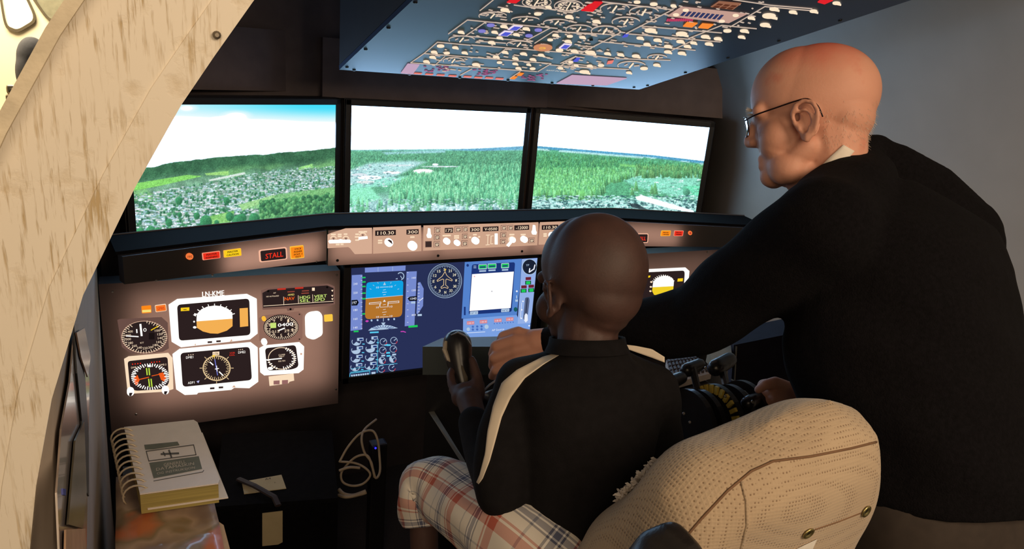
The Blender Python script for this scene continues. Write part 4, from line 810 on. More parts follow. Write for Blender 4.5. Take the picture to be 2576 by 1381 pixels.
q = pd(.0022); q.rpoly([(1330, 172), (1745, 150), (1712, 628), (1298, 655)], 20, E_nav, .0004); q.out('dark_frame', o)
q = pd(.0028); q.poly([(1330, 265), (1732, 240), (1702, 590), (1305, 620)], E_ww, .0004); w_ = q.out('map_window', o); q = pd(.0034); q.ell(1352, 286, 7, 7, emit('px_pink', (240, 170, 170)), .0003, 8); q.ell(1520, 430, 7, 7, emit('px_grey', (190, 190, 196)), .0003, 8); q.out('map_marks', w_)
for x, y, w in ((1432, 195, 82), (1522, 188, 84), (1648, 184, 76)): q = pd(.0028); q.rpoly([(x - w / 2, y - 24), (x + w / 2, y - 28), (x + w / 2, y + 22), (x - w / 2, y + 26)], 8, E_w2, .0003); q.rpoly([(x - w / 2 + 5, y - 18), (x + w / 2 - 5, y - 22), (x + w / 2 - 5, y + 14), (x - w / 2 + 5, y + 18)], 6, E_g, .0005); q.rect(x - w / 2 + 14, y - 4, x + w / 2 - 14, y + 8, E_nav, .0007, -.05); q.rect(x - w / 2 + 8, y + 34, x + w / 2 - 8, y + 48, E_w2, .0004, -.05); q.out('frequency_box', o)
q = pd(.0028)
q.rect(1344, 184, 1370, 190, E_w2, .0004); q.rect(1344, 200, 1370, 206, E_w2, .0004); q.rpoly([(1310, 626), (1388, 620), (1386, 652), (1308, 658)], 6, E_w2, .0003); q.text('13° C', 1348, 639, 18, E_nav, 60, h=.0006); q.rpoly([(1612, 600), (1690, 594), (1688, 626), (1610, 632)], 6, E_w2, .0003); q.text('16°C', 1650, 613, 18, E_nav, 56, h=.0006); q.out('frequency_labels', o)
q = pd(.0022); q.ell(1762, 430, 9, 9, E_w, .0006, 10); q.rect(1748, 510, 1772, 530, E_w2, .0006); q.ell(1750, 605, 18, 22, emit('px_teal', (24, 90, 96)), .0006, 14); q.rect(1756, 470, 1764, 500, E_w2, .0006); q.ell(1288, 180, 12, 14, E_nav, .0006, 10); q.rect(1252, 580, 1268, 660, E_nav, .0006); q.out('side_keys', o)
q = pd(); q.poly([(1246, 696), (1762, 660), (1800, 736), (1895, 735), (1888, 800), (1870, 1040), (1240, 1085)], E_pan2); o = q.out('radio_unit', dt)
q = pd(.0022)
for x, y in ((1316, 736), (1440, 724), (1580, 712), (1694, 700)): q.rpoly([(x - 36, y - 16), (x + 36, y - 20), (x + 36, y + 14), (x - 36, y + 18)], 6, emit('px_salmon', (214, 130, 140)), .0004); q.text('118.10', x, y, 16, E_w, 58, h=.0008)
for i in range(3):
    for j in range(2): q.ell(1338 + 42 * i, 772 + 28 * j - 2 * i, 11, 11, emit('px_key', (70, 110, 190)), .0006, 10)
q.ell(1294, 796, 16, 17, E_w2, .0006, 16); q.ell(1470, 772, 20, 21, E_w2, .0006, 16); q.line([(1280, 832), (1455, 822)], 4, E_w, .0006); q.text('AP Source', 1580, 800, 20, E_w, 120, h=.0008)
for i in range(8): q.ell(1545 + 26 * i, 742 - 2 * i, 5, 6, emit('px_key', (70, 110, 190)), .0006, 8)
q.out('radio_digits', o)
q = pd(.0018); q.poly([(1812, 120), (1962, 110), (1935, 420), (1895, 735), (1770, 745)], E_pan3); o = q.out('landing_gear_unit', dt)
q = pd(.003); q.ell(1884, 194, 70, 74, emit('px_gauge', (26, 34, 52)), .0006, 28); q.ring(1884, 194, 70, 74, 5, E_w2, .0008, 28); q.line([(1935, 175), (1925, 215), (1880, 245), (1885, 210)], 10, E_w, .001); q.text('TP', 1864, 178, 18, E_w2, 30, h=.001); q.out('trim_gauge', o)
q = pd(.003)
for x, y in ((1872, 308), (1830, 388), (1900, 382)): q.rect(x - 26, y - 14, x + 26, y + 14, emit('px_dark_red', (110, 34, 50)), .0006, -.05)
for x, y in ((1870, 348), (1826, 426), (1900, 420)): q.rect(x - 28, y - 18, x + 28, y + 18, emit('px_dkgreen', (24, 50, 44)), .0005, -.05); q.rect(x - 20, y - 14, x + 20, y + 14, E_g, .0008, -.05)
q.out('gear_lights', o)
q = pd(.003); q.rpoly([(1842, 490), (1878, 486), (1884, 520), (1862, 700), (1832, 710), (1822, 690)], 14, emit('px_slot', (84, 96, 130)), .0005); q.line([(1862, 500), (1846, 660)], 8, emit('px_slot2', (40, 48, 70)), .0008); q.poly([(1848, 640), (1864, 655), (1866, 710), (1846, 730), (1832, 712), (1836, 660)], E_w, .0012); q.line([(1808, 540), (1796, 690)], 3, E_w, .0006)
for x, y in ((1820, 526), (1808, 608), (1804, 690), (1880, 762)): q.ell(x, y, 8, 7, E_w, .0008, 8)
q.out('flap_lever', o)
# ================================================================== overhead panel
OZ, OY, OX = 1.490, -.5, .517; sl = Vector((0, -.961, .275)).normalized()      # rising towards the rear
PO = Plane((0, OY, OZ), (0, .275, .961)); OL = 1.5
ov = thing('overhead_panel', 'tilted overhead switch panel crowded with glowing cream knobs', 'control panel', (0, OY, OZ))
M_ov = mat('satin_blue_grey_panel', (60, 78, 112), .42, var=.06, scale=5, spec=.4); M_ovs = mat('dark_housing_paint', (66, 64, 68), .5, var=.1, scale=9)
a = Vector((-OX, OY, OZ)); c = Vector((OX, OY, OZ)); k = sl * OL; tk = PO.n * -.012
b = MB(); b.prism([a, c, c + k, a + k], tk); b.build('board', M_ov, ov)
b = MB(); zt_ = 2.09
for x in (-OX, OX):
    s_ = 1 if x > 0 else -1; P = [Vector((x, OY, OZ + .014)), Vector((x, OY, zt_)), Vector((x, OY - OL * .961, zt_)), Vector((x, OY - OL * .961, OZ + OL * .275 + .014))]
    b.prism(P, (-.015 * s_, 0, 0))
b.prism([Vector((-OX + .015, OY, OZ + .014)), Vector((OX - .015, OY, OZ + .014)), Vector((OX - .015, OY, zt_)), Vector((-OX + .015, OY, zt_))], (0, -.015, 0))
b.build('housing', M_ovs, ov)
Z6 = (830, 0, 670 / 2576); Z7 = (1400, 0, 900 / 2576)
for x, y in ((825, 22), (566, 268), (345, 476), (165, 648), (233, 676), (770, 716), (1256, 748), (1722, 775), (2148, 802), (2543, 826), (2525, 385)): screw(ov, PO.pt(830 + x * Z6[2], y * Z6[2], .0), PO.n, .005)
for x, y in ((558, 628), (655, 615), (928, 522), (1233, 415), (1600, 292), (2040, 145)): screw(ov, PO.pt(1400 + x * Z7[2], y * Z7[2], .0), PO.n, .005)
E_ol = emit('oh_line', (206, 184, 166)); E_ok = emit('oh_knob', (252, 226, 194), 1.05); E_obl = emit('oh_blue', (84, 92, 210)); E_opk = emit('oh_pink', (196, 164, 190)); E_ord = emit('oh_red', (226, 36, 44)); E_oor = emit('oh_orange', (250, 140, 56)); E_osal = emit('oh_salmon', (238, 130, 118)); E_opur = emit('oh_purple', (132, 128, 206)); E_odk = emit('oh_dark', (34, 32, 44))
def po(z, h=.0005): q = Print(PO, *z); q.h = h; return q
def oknobs(z, lst):
    for i, kk in enumerate(lst):
        x, y = kk[:2]; r = (kk[2] if len(kk) > 2 else 34) * (.82 if len(kk) < 4 else 1); m = kk[3] if len(kk) > 3 else E_ok; q = po(z)
        q.ell(x, y, r, r * .36, m, .0022, 14); rr = random.Random(int(x * 7 + y)); 
        if rr.random() < .75 and len(kk) < 4: q.poly([(x - r * .2, y - r * .2), (x + r * 1.25, y + r * .30), (x + r * 1.2, y + r * .48), (x - r * .2, y + r * .2)], m, .003)
        q.out('switch_knob', ov)
oknobs(Z6, [(1690, 90, 50), (2010, 128, 44), (2310, 158, 44), (2110, 60, 34), (1265, 305, 36), (1680, 250, 40), (1895, 272, 40), (1590, 305, 36), (1800, 328, 36), (1640, 360, 36), (1560, 405, 40), (1070, 440, 44), (1210, 455, 34), (1005, 498, 36), (1130, 508, 36), (1300, 505, 34), (990, 548, 36), (930, 590, 36), (1410, 620, 44), (1690, 500, 36), (1870, 515, 38), (2040, 528, 36), (1605, 545, 36), (1790, 560, 34), (1960, 570, 36), (1640, 600, 32), (1790, 612, 32), (1820, 655, 32), (1960, 660, 34), (1920, 620, 26), (2180, 335, 36), (2320, 345, 36), (2440, 355, 36), (2130, 380, 34), (2300, 395, 40), (2220, 480, 44), (2360, 488, 40), (2500, 500, 40), (2450, 690, 46), (2230, 655, 32), (2330, 595, 30), (2380, 628, 26), (2505, 632, 26),
    (1555, 238, 38, E_opur), (2015, 285, 36, E_opur), (1470, 295, 36, E_opur), (1925, 340, 36, E_opur), (2060, 455, 92, emit('oh_bronze', (206, 138, 100))), (2055, 456, 34, emit('oh_amber', (246, 186, 80)))])
oknobs(Z7, [(90, 115, 32), (285, 150, 34), (675, 215, 50), (900, 240, 50), (600, 270, 30), (725, 285, 34), (890, 295, 34), (985, 305, 28), (650, 315, 30), (800, 330, 32), (245, 375, 40), (365, 382, 28), (460, 390, 28), (570, 400, 34), (800, 370, 32), (900, 380, 34), (130, 365, 28), (205, 515, 38), (630, 490, 34), (720, 465, 30), (320, 468, 28), (240, 470, 22), (1230, 218, 36), (1350, 218, 36), (1070, 260, 38), (1160, 275, 34), (1095, 312, 34), (940, 330, 30), (1530, 110, 60), (1500, 175, 44), (1565, 60, 40), (1700, 82, 34), (1400, 125, 30), (1330, 262, 30), (520, 520, 24), (580, 10, 30), (700, 25, 34), (840, 36, 24), (1850, 76, 34), (2015, 18, 34)])
def odial(z, x, y, rx, ry, big=False):
    q = po(z); q.ring(x, y, rx, ry, 6, E_ol, .001, 30, 10 if not big else 0, 200 if not big else 360)
    if big: q.ring(x, y, rx * .75, ry * .75, 5, E_ol, .0012, 26); q.ticks(x, y, rx * .7, ry * .7, 14, 16, 6, E_ok, h=.0012)
    q.line([(x - rx * .15, y + ry * .5), (x + rx * .12, y - ry * .5)], 9, E_ok, .0014); q.line([(x - rx * .5, y), (x - rx * .3, y - ry * .3)], 5, E_ol, .0012); q.line([(x + rx * .2, y + ry * .1), (x + rx * .55, y)], 6, E_ol, .0012); o = q.out('pointer_dial', ov); o['kind'] = 'stuff'
for d_ in ((1575, 150, 135, 38), (1890, 188, 135, 30), (2195, 215, 130, 32), (2410, 280, 128, 42), (1275, 382, 125, 38), (1830, 427, 122, 34), (2000, 18, 140, 52, True), (2310, 55, 140, 58, True), (1195, 585, 100, 32)): odial(Z6, *d_)
for d_ in ((420, 60, 105, 38), (630, 85, 105, 40), (500, 155, 100, 34), (350, 222, 100, 38), (725, 412, 70, 20), (540, 470, 100, 30)): odial(Z7, *d_)
for x, y in ((1790, 263), (1700, 318), (2275, 442)):
    q = po(Z6); w = 1 if x < 2000 else .85; q.poly([(x - 72 * w, y + 16), (x - 12 * w, y - 26), (x + 76 * w, y - 18), (x + 16 * w, y + 26)], emit('oh_frame', (236, 220, 236)), .002); q.poly([(x - 50 * w, y + 12), (x - 6 * w, y - 18), (x + 54 * w, y - 12), (x + 12 * w, y + 18)], E_obl, .003); q.out('blue_indicator', ov)
for z, pts, m, nm in ((Z6, [(2430, 95), (2470, 60), (2560, 10), (2640, 14), (2540, 104)], E_ord, 'red_guard'), (Z6, [(1710, 15), (1760, -20), (1850, -16), (1800, 22)], E_ord, 'red_guard'), (Z7, [(1880, 10), (1900, -6), (1990, -2), (1930, 24)], E_ord, 'red_guard'),
    (Z6, [(752, 612), (866, 620), (800, 712), (686, 702)], E_opk, 'pink_placard'), (Z7, [(112, 538), (506, 560), (362, 610), (0, 598)], E_opk, 'pink_placard'), (Z7, [(940, 155), (1016, 162), (975, 192), (910, 185)], E_oor, 'orange_indicator'), (Z7, [(1050, 165), (1132, 172), (1090, 202), (1020, 195)], E_oor, 'orange_indicator'), (Z7, [(370, 438), (412, 432), (400, 452), (362, 458)], E_osal, 'orange_indicator'), (Z7, [(150, 410), (172, 412), (150, 440), (118, 438)], E_obl, 'blue_indicator'), (Z7, [(490, 246), (520, 240), (510, 260), (474, 264)], E_obl, 'blue_indicator')):
    q = po(z); q.poly(pts, m, .002); q.out(nm, ov)
q = po(Z7); q.poly([(900, 45), (1372, 95), (1240, 160), (800, 110)], emit('oh_plate', (196, 156, 142)), .002); o = q.out('navigation_keypad', ov)
for i in range(9):
    x = 920 + 33 * i; y = 84 + 3.4 * i; q = po(Z7, .0026); q.poly([(x, y - 14), (x + 20, y - 12), (x - 10, y + 20), (x - 30, y + 18)], emit('oh_slot', (50, 56, 96)), .001); q.out('key', o)
for x, y in ((930, 62), (860, 95), (1290, 100), (1190, 142)): q = po(Z7, .0026); q.ell(x, y, 22, 9, E_ok, .002, 12); q.out('knob', o)
q = po(Z7); q.poly([(1170, 5), (1330, 20), (1270, 65), (1110, 45)], emit('oh_tray', (150, 100, 76)), .0015); o = q.out('keypad', ov)
for i in range(3):
    for j in range(2): x, y = 1165 + 50 * i - 22 * j, 22 + 6 * i + 16 * j; q = po(Z7, .0021); q.poly([(x, y - 5), (x + 34, y - 1), (x + 18, y + 9), (x - 16, y + 5)], emit('oh_key', (96, 52, 36)), .001); q.out('key', o)
q = po(Z6)
for x, y in ((850, 708), (960, 716), (1070, 724), (1185, 732), (1330, 740), (1435, 748), (1540, 752), (1640, 760)): q.poly([(x - 42, y + 4), (x - 30, y - 8), (x + 42, y - 4), (x + 30, y + 8)], E_osal, .001)
for x, y in ((1840, 715), (1778, 748)): q.poly([(x - 36, y + 12), (x - 8, y - 14), (x + 38, y - 10), (x + 8, y + 16)], E_oor, .001)
r5 = random.Random(5)
for i in range(70):
    x, y = r5.choice([(r5.uniform(880, 1160), r5.uniform(640, 690)), (r5.uniform(1390, 1620), r5.uniform(670, 720)), (r5.uniform(1850, 2100), r5.uniform(715, 775))]); q.poly([(x - 14, y + 2), (x - 10, y - 3), (x + 14, y), (x + 10, y + 4)], emit('oh_dim_red', (160, 90, 130)), .0008)
q.text('NOT IN USE', 2190, 682, 18, E_ok, 190, h=.001); q.out('red_caption_marks', ov)
q = po(Z6)
for ln in ([(1450, 100), (1600, -20)], [(1330, 190), (1145, 325)], [(1330, 190), (2200, 272)], [(1505, 210), (1310, 345)], [(1310, 345), (1880, 392)], [(2130, 268), (1890, 395)], [(1040, 405), (1360, 435)], [(1420, 395), (1700, 415)], [(1370, 432), (2450, 520)], [(1040, 405), (910, 515), (780, 605)], [(910, 515), (2140, 612)], [(1110, 545), (1030, 615)], [(780, 605), (2000, 690)], [(2160, 300), (1980, 415)], [(2160, 300), (2576, 332)], [(2140, 612), (2010, 690)], [(1700, 470), (1620, 530)], [(1370, 665), (1260, 725)], [(1840, 690), (1740, 755)], [(1780, 45), (1920, 65), (2160, 88), (2400, 105)], [(2240, 605), (2576, 640)], [(2130, 625), (2576, 660)], [(2380, 540), (2230, 610)], [(2400, 440), (2560, 450)]): q.line(ln, 6, E_ol, .0008)
for i in range(190):
    x, y = r5.uniform(1000, 2560), r5.uniform(10, 690)
    if y > 700 - (x - 800) * .9 and (y > 80 or x > 1600): w = r5.uniform(12, 36); q.poly([(x - w, y), (x - w + 10, y - 6), (x + w, y + w * .08), (x + w - 10, y + 6 + w * .08)], E_ol, .0007)
q.out('engraved_lines', ov)
q = po(Z7)
for ln in ([(840, 65), (500, 240)], [(1500, 45), (1250, 192)], [(600, 185), (1190, 235)], [(1190, 180), (950, 275)], [(1190, 180), (1440, 205)], [(330, 10), (840, 68)], [(0, 225), (460, 250)], [(460, 232), (170, 385)], [(500, 240), (1180, 300)], [(330, 300), (1000, 360)], [(290, 320), (180, 380)], [(170, 385), (420, 420)], [(980, 290), (830, 360)], [(1270, -5), (1540, 35), (1840, 60)], [(0, 470), (520, 498)], [(130, 410), (0, 490)], [(430, 420), (820, 432)], [(1500, 45), (1840, 75)]): q.line(ln, 5, E_ol, .0008)
for i in range(240):
    x, y = r5.uniform(20, 1500), r5.uniform(5, 500)
    if y < 560 - x * .28: w = r5.uniform(8, 26); q.poly([(x - w, y), (x - w + 8, y - 5), (x + w, y + w * .08), (x + w - 8, y + 5 + w * .08)], E_ol, .0007)
for i in range(12): x = 790 + 16 * i; q.poly([(x, 150 - i * .4), (x + 8, 132), (x + 20, 133), (x + 12, 152)], emit('oh_magenta', (190, 60, 96)), .0008)
q.out('engraved_lines', ov)
# ================================================================== bright cabin seen past the frame
M_cab = mat('cream_cabin_panel', (236, 226, 200), .6, var=.03, scale=4); M_cab2 = mat('cabin_lower_panel', (214, 198, 168), .6, var=.05, scale=5)
YC = 3.9
b = MB(); b.box((-2.1, YC + .05, 1.2), (2.6, .1, 2.8)); struct(b.build('wall_back', M_cab), 'bright cream cabin wall with windows beyond the frame', 'wall')
b = MB(); b.box((-3.1, 2.2, 1.2), (.1, 3.4, 2.8)); struct(b.build('wall_cabin', M_cab), 'cream cabin side wall', 'wall')
PC = Plane((0, YC, 0), (0, 1, 0)); M_gask = mat('dark_window_gasket', (84, 74, 56), .5); M_pane = mat('milky_window_pane', (250, 246, 232), .2, var=.02)
M_shade = mat('grey_window_shade', (132, 128, 108), .5)
def window(nm, pts, pane, lab):
    pts = [Vector(p) for p in pts]; cx_ = sum((p for p in pts), Vector((0, 0))) / len(pts)
    sm = []
    for i in range(len(pts)):
        p, a_, c_ = pts[i], pts[i - 1], pts[(i + 1) % len(pts)]
        for t in (0, .25, .5, .75, 1): A_, B_ = p.lerp(a_, .3), p.lerp(c_, .3); sm.append(A_ * (1 - t) ** 2 + p * 2 * t * (1 - t) + B_ * t * t)
    o = bpy.data.objects.new(nm, None); COL.objects.link(o); o.location = PC.p(*cx_); struct(o, lab, 'window')
    b = MB(); f = [PC.pt(p.x, p.y, .03) for p in sm]; g = [PC.pt(*(cx_ + (p - cx_) * .86), .03) for p in sm]; f0 = [PC.pt(p.x, p.y, 0) for p in sm]; g0 = [PC.pt(*(cx_ + (p - cx_) * .86), 0) for p in sm]
    b.grid([f0, f, g, g0], close_u=True); b.build('window_frame', M_gask, o)
    b = MB(); b.loop([PC.pt(*(cx_ + (p - cx_) * .86), .01) for p in sm], g0); b.build('pane', pane, o)
window('window_1', [(-8, -60), (60, -30), (98, 52), (45, 84), (12, 70)], M_pane, 'white cabin window with a dark rounded gasket')
window('window_2', [(70, -20), (150, -60), (215, 20), (150, 60), (118, 50)], M_shade, 'half shaded cabin window next to the plywood rim')
b = MB(); b.box((-2.1, YC - .06, PC.p(10, 278).z - .02), (2.4, .12, .035)); struct(b.build('trim_3', M_cab2), 'cream ledge along the cabin wall', 'trim')
cs = thing('cabin_seat', 'grey and beige airliner seat in the bright cabin', 'seat', D(100, 330, 4.2) - Vector((0, 0, .75)))
M_sg = mat('blue_grey_seat_fabric', (84, 84, 92), .9, var=.1, scale=60); M_sb = mat('beige_seat_fabric', (190, 170, 140), .9, var=.1, scale=60)
b = MB(); b.ell(D(84, 150, 4.2), (.085, .10, .13)); b.ell(D(74, 185, 4.2), (.07, .1, .13)); b.remesh('headrest_shell', M_sg, .012, 8, cs)
b = MB(); b.bev(D(122, 190, 4.3), (.14, .16, .40), .03); b.bev(D(100, 420, 4.3), (.2, .3, .7), .04); b.build('backrest', M_sb, cs, smooth=True)
b = MB(); b.bev(D(38, 222, 4.05), (.06, .22, .05), .015); b.build('armrest', mat('chrome_cap', (180, 170, 150), .25, .7), cs, smooth=True)
b = MB(); b.bev(D(36, 262, 4.05) , (.05, .2, .12), .01); b.bev(D(60, 480, 4.2), (.3, .3, .3), .03); b.build('seat_base', M_sb, cs, smooth=True)
# ================================================================== pilot seat
def m_weave():
    m = bpy.data.materials.new('beige_perforated_fabric'); m.use_nodes = True; nt = m.node_tree; N = nt.nodes; L = nt.links; bs = N['Principled BSDF']; bs.inputs['Roughness'].default_value = .95; bs.inputs['Sheen Weight'].default_value = .3
    tc = N.new('ShaderNodeTexCoord'); vo = N.new('ShaderNodeTexVoronoi'); vo.inputs['Scale'].default_value = 210; vo.inputs['Randomness'].default_value = .12; L.new(tc.outputs['Object'], vo.inputs['Vector'])
    cr = N.new('ShaderNodeValToRGB'); e = cr.color_ramp.elements; e[0].position = .16; e[0].color = lin((136, 112, 88)) + (1,); e[1].position = .34; e[1].color = lin((188, 166, 138)) + (1,); L.new(vo.outputs['Distance'], cr.inputs[0])
    nz = N.new('ShaderNodeTexNoise'); nz.inputs['Scale'].default_value = 7; nz.inputs['Detail'].default_value = 5; L.new(tc.outputs['Object'], nz.inputs['Vector'])
    mx = N.new('ShaderNodeMix'); mx.data_type = 'RGBA'; mx.blend_type = 'MULTIPLY'; mx.inputs['Factor'].default_value = .5; L.new(cr.outputs[0], mx.inputs[6]); c2 = N.new('ShaderNodeValToRGB'); c2.color_ramp.elements[0].position = .35; c2.color_ramp.elements[0].color = (.72, .68, .66, 1); c2.color_ramp.elements[1].position = .6; L.new(nz.outputs['Fac'], c2.inputs[0]); L.new(c2.outputs[0], mx.inputs[7]); L.new(mx.outputs[2], bs.inputs['Base Color'])
    bp = N.new('ShaderNodeBump'); bp.inputs['Strength'].default_value = .6; bp.inputs['Distance'].default_value = .0015; L.new(vo.outputs['Distance'], bp.inputs['Height']); L.new(bp.outputs[0], bs.inputs['Normal']); return m
M_weave = m_weave(); M_leather = mat('black_leather', (34, 30, 28), .38, var=.2, scale=90, bump=.15, bscale=300); M_steel = mat('brushed_steel', (150, 148, 140), .35, .8); M_seam = mat('brown_thread', (120, 90, 66), .9)
seat = thing('pilot_seat', 'beige fabric covered pilot seat behind the seated boy', 'seat', (-.36, -1.85, 0))
def wig(c): return .004 * np.sin(c[:, 0] * 31 + c[:, 2] * 17) * np.sin(c[:, 1] * 23 + 1.0) + .003 * np.sin(c[:, 2] * 40 + c[:, 0] * 12)
b = MB()
pf = [(-2.115, 1.11), (-2.10, 1.16), (-2.05, 1.185), (-1.99, 1.16), (-1.93, 1.07), (-1.85, .93), (-1.80, .7), (-1.80, .46), (-2.03, .44), (-2.085, .8)]
secs = []
for x, dz, ky in ((-.528, -.135, .80), (-.50, -.085, .9), (-.44, -.035, .97), (-.36, -.005, 1.0), (-.25, .005, 1.0), (-.19, -.01, .97), (-.165, -.05, .88)):
    secs.append([Vector((x, -1.95 + (y + 1.95) * ky, z + dz * max(0, min(1, (z - .5) / .6)))) for y, z in pf])
b.grid(secs, close_u=True); b.add(secs[0], [tuple(range(len(pf)))]); b.add(secs[-1], [tuple(range(len(pf)))])
backrest = b.remesh('backrest_cover', M_weave, .010, 14, seat, disp=wig, factor=.6)
b = MB(); b.bev((-.345, -1.60, .46), (.44, .46, .12), .04); b.remesh('cushion', mat('grey_cushion_fabric', (120, 108, 92), .95, var=.15, scale=80), .014, 6, seat)
b = MB(); b.bev((-.345, -1.72, .2), (.34, .4, .38), .02); b.build('seat_base', M_blk2, seat)
SB = bvh(backrest)
def onto(bv, px, py, off=.002):
    d = ray(px, py).normalized(); h = bv.ray_cast(CAM, d); return (h[0] - d * off, h[1]) if h[0] is not None else (None, None)
def seam(bv, pts, r, name, m, parent, k=10):
    out = []
    for (x0, y0), (x1, y1) in zip(pts[:-1], pts[1:]):
        for i in range(k): 
            p, _ = onto(bv, x0 + (x1 - x0) * i / k, y0 + (y1 - y0) * i / k, .0005)
            if p is not None: out.append(p)
    if len(out) > 2: b = MB(); b.tube(out, r, 6); return b.build(name, m, parent, smooth=True)
seam(SB, [(1700, 1381), (1760, 1310), (1830, 1235), (1890, 1185), (1945, 1160), (2040, 1148), (2140, 1128), (2232, 1105)], .0016, 'seam', M_seam, seat)
seam(SB, [(1866, 1212), (1878, 1260), (1880, 1320), (1862, 1390)], .0022, 'seam', M_weave, seat)
seam(SB, [(2050, 1332), (2110, 1312), (2172, 1288)], .001, 'seam', M_seam, seat)
for x, y in ((2177, 1285), (2032, 1340)):
    p, n = onto(SB, x, y, .001)
    if p is not None:
        n = n if n.dot(CAM - p) > 0 else -n; b = MB(); b.lathe(p, n, [(.0045, 0), (.0085, .001), (.0085, .0025), (.005, .003), (.0042, .0005)], 18); e_ = b.build('eyelet', mat('brass', (190, 176, 120), .3, .9), seat, smooth=True); b = MB(); b.lathe(p, n, [(.004, .0004), (.004, .001), (.001, .001)], 12); b.build('hole', M_scrw, e_)
q = [onto(SB, *p_, .004)[0] for p_ in ((2056, 1356), (1995, 1385), (2040, 1392))]
if all(v is not None for v in q): b = MB(); b.prism(q, ray(2030, 1375) * .0015); b.build('care_label', mat('white_label', (236, 230, 220), .7), seat)
M_fleece = mat('white_fleece', (226, 216, 206), 1.0, var=.1, scale=120)
b = MB(); rf = random.Random(4)
for i in range(150):
    t = rf.random(); x = 1555 + 95 * t; y = 1252 - 88 * t + rf.uniform(-6, 14); p = D(x, y, 1.0 + rf.uniform(-.01, .02)); dr = Vector((rf.uniform(-1, 1), rf.uniform(-.6, 1), rf.uniform(-.2, 1))).normalized(); b.tube([p, p + dr * .006, p + dr * .009 + Vector((0, 0, -.002))], [.0026, .0022, .0006], 4)
o = b.build('fleece_edge', M_fleece, seat); o['kind'] = 'stuff'
# leather pad at the very front
arm = thing('armrest', 'dark brown leather armrest pad at the bottom edge of the picture', 'armrest', D(1665, 1420, .74))
b = MB(); b.chain([D(1600, 1420, .76), D(1640, 1372, .75), D(1690, 1352, .74), D(1730, 1400, .72), D(1750, 1500, .70)], [.016, .017, .017, .018, .02]); b.chain([D(1640, 1440, .74), D(1700, 1440, .73)], [.03, .03]); b.remesh('pad', M_leather, .005, 8, arm)
b = MB(); b.tube([D(1640, 1349, .742), D(1612, 1385, .738), D(1604, 1420, .735)], .0015, 6); b.build('stitching', M_seam, arm)
b = MB(); q = D(1690, 1440, .73); b.tube([q, (q.x, q.y, .0)], .018, 12); b.build('post', M_blk2, arm)
# ================================================================== yoke
yk = thing('control_yoke', 'black plastic control yoke gripped by the boy\'s left hand', 'yoke', D(1230, 1000, 1.55))
M_yk = mat('satin_black_plastic', (30, 28, 30), .3, var=.15, scale=40)
b = MB(); b.chain([D(1150, 866, 1.445), D(1152, 890, 1.44), D(1158, 930, 1.43), D(1172, 990, 1.42)], [.030, .029, .023, .019]); b.chain([D(1172, 990, 1.42), D(1215, 1010, 1.48), D(1262, 995, 1.54)], [.019, .018, .02]); b.remesh('grip', M_yk, .005, 6, yk)
b = MB(); b.chain([D(1290, 1000, 1.56), D(1330, 960, 1.56), D(1318, 905, 1.555), D(1300, 870, 1.55)], [.02, .018, .018, .02]); b.chain([D(1262, 995, 1.54), D(1290, 1000, 1.56)], [.02, .02]); b.remesh('grip', M_yk, .006, 6, yk)
b = MB(); b.tube([D(1262, 995, 1.55), D(1262, 985, 1.69)], .022, 14); b.build('shaft', M_steel, yk)
b = MB(); b.tube([D(1122, 858, 1.425), D(1118, 880, 1.42), D(1128, 905, 1.417), D(1133, 910, 1.417)], [.003, .005, .004, .001], 6); b.build('trim_switch', mat('pale_trim', (150, 138, 122), .4), yk)
b = MB(); b.tube([D(1134, 843, 1.425), D(1152, 836, 1.425), D(1172, 846, 1.425), D(1186, 868, 1.425)], [.001, .002, .002, .001], 6); b.build('edge_highlight_strip', mat('grey_painted_highlight', (96, 96, 104), .3), yk)  # grey strip stands in for the highlight along the top of the grip
b = MB(); b.tube([D(1160, 918, 1.412), D(1172, 950, 1.405), D(1176, 985, 1.402)], [.002, .004, .003], 6); b.build('grip_inlay', mat('brown_inlay', (86, 78, 66), .4), yk)
yb = thing('yoke_housing', 'dark teal plastic yoke housing below the blue screen', 'housing', D(1150, 1000, 1.78))
b = MB(); bx = [D(1063, 872, 1.70), D(1112, 850, 1.80), D(1262, 846, 1.80), D(1236, 872, 1.70)]; b.prism(bx, UP * -.066); o = b.build('case', mat('dark_teal_plastic', (16, 36, 42), .5, spec=.4), yb)
b = MB(); b.prism([D(1075, 942, 1.72), D(1250, 930, 1.72), D(1250, 930, 1.8), D(1075, 942, 1.8)], Vector((0, 0, -.55))); b.build('pedestal_leg', M_blk2, yb)
cb = MB(); cb.tube([D(1215, 985, 1.44), D(1232, 968, 1.45), D(1258, 950, 1.46), D(1290, 925, 1.5)], .0022, 6); tag(cb.build('yoke_cable', mat('grey_cable', (150, 146, 150), .5), smooth=True), 'thin grey cable curving from the boy\'s hand to the yoke', 'cable')
# ================================================================== throttle pedestal
ped = thing('centre_pedestal', 'black centre pedestal box under the throttle quadrant', 'pedestal', (.12, -1.5, 0))
b = MB(); b.bev((.09, -1.55, .42), (.20, .46, .84), .01); b.build('carcass', M_blk2, ped)
b = MB(); b.bev((.09, -1.55, .846), (.18, .44, .012), .004); b.build('top_plate', M_yk, ped)
tq = thing('throttle_quadrant', 'black throttle quadrant with a yellow striped arc scale', 'throttle', (.1, -1.6, .85))
QC = D(1802, 1058, 1.50); M_yl = mat('yellow_mark', (196, 168, 70), .6); M_sp = mat('silver_screw', (170, 160, 150), .3, .9)
def disc(x, r, th, m, nm):
    b = MB(); n = 30; pts = [Vector((x, QC.y + r * math.cos(a), QC.z + r * math.sin(a))) for a in [math.pi * (i / n) * 1.12 - .19 for i in range(n + 1)]]; b.prism(pts, (th, 0, 0)); return b.build(nm, m, tq)
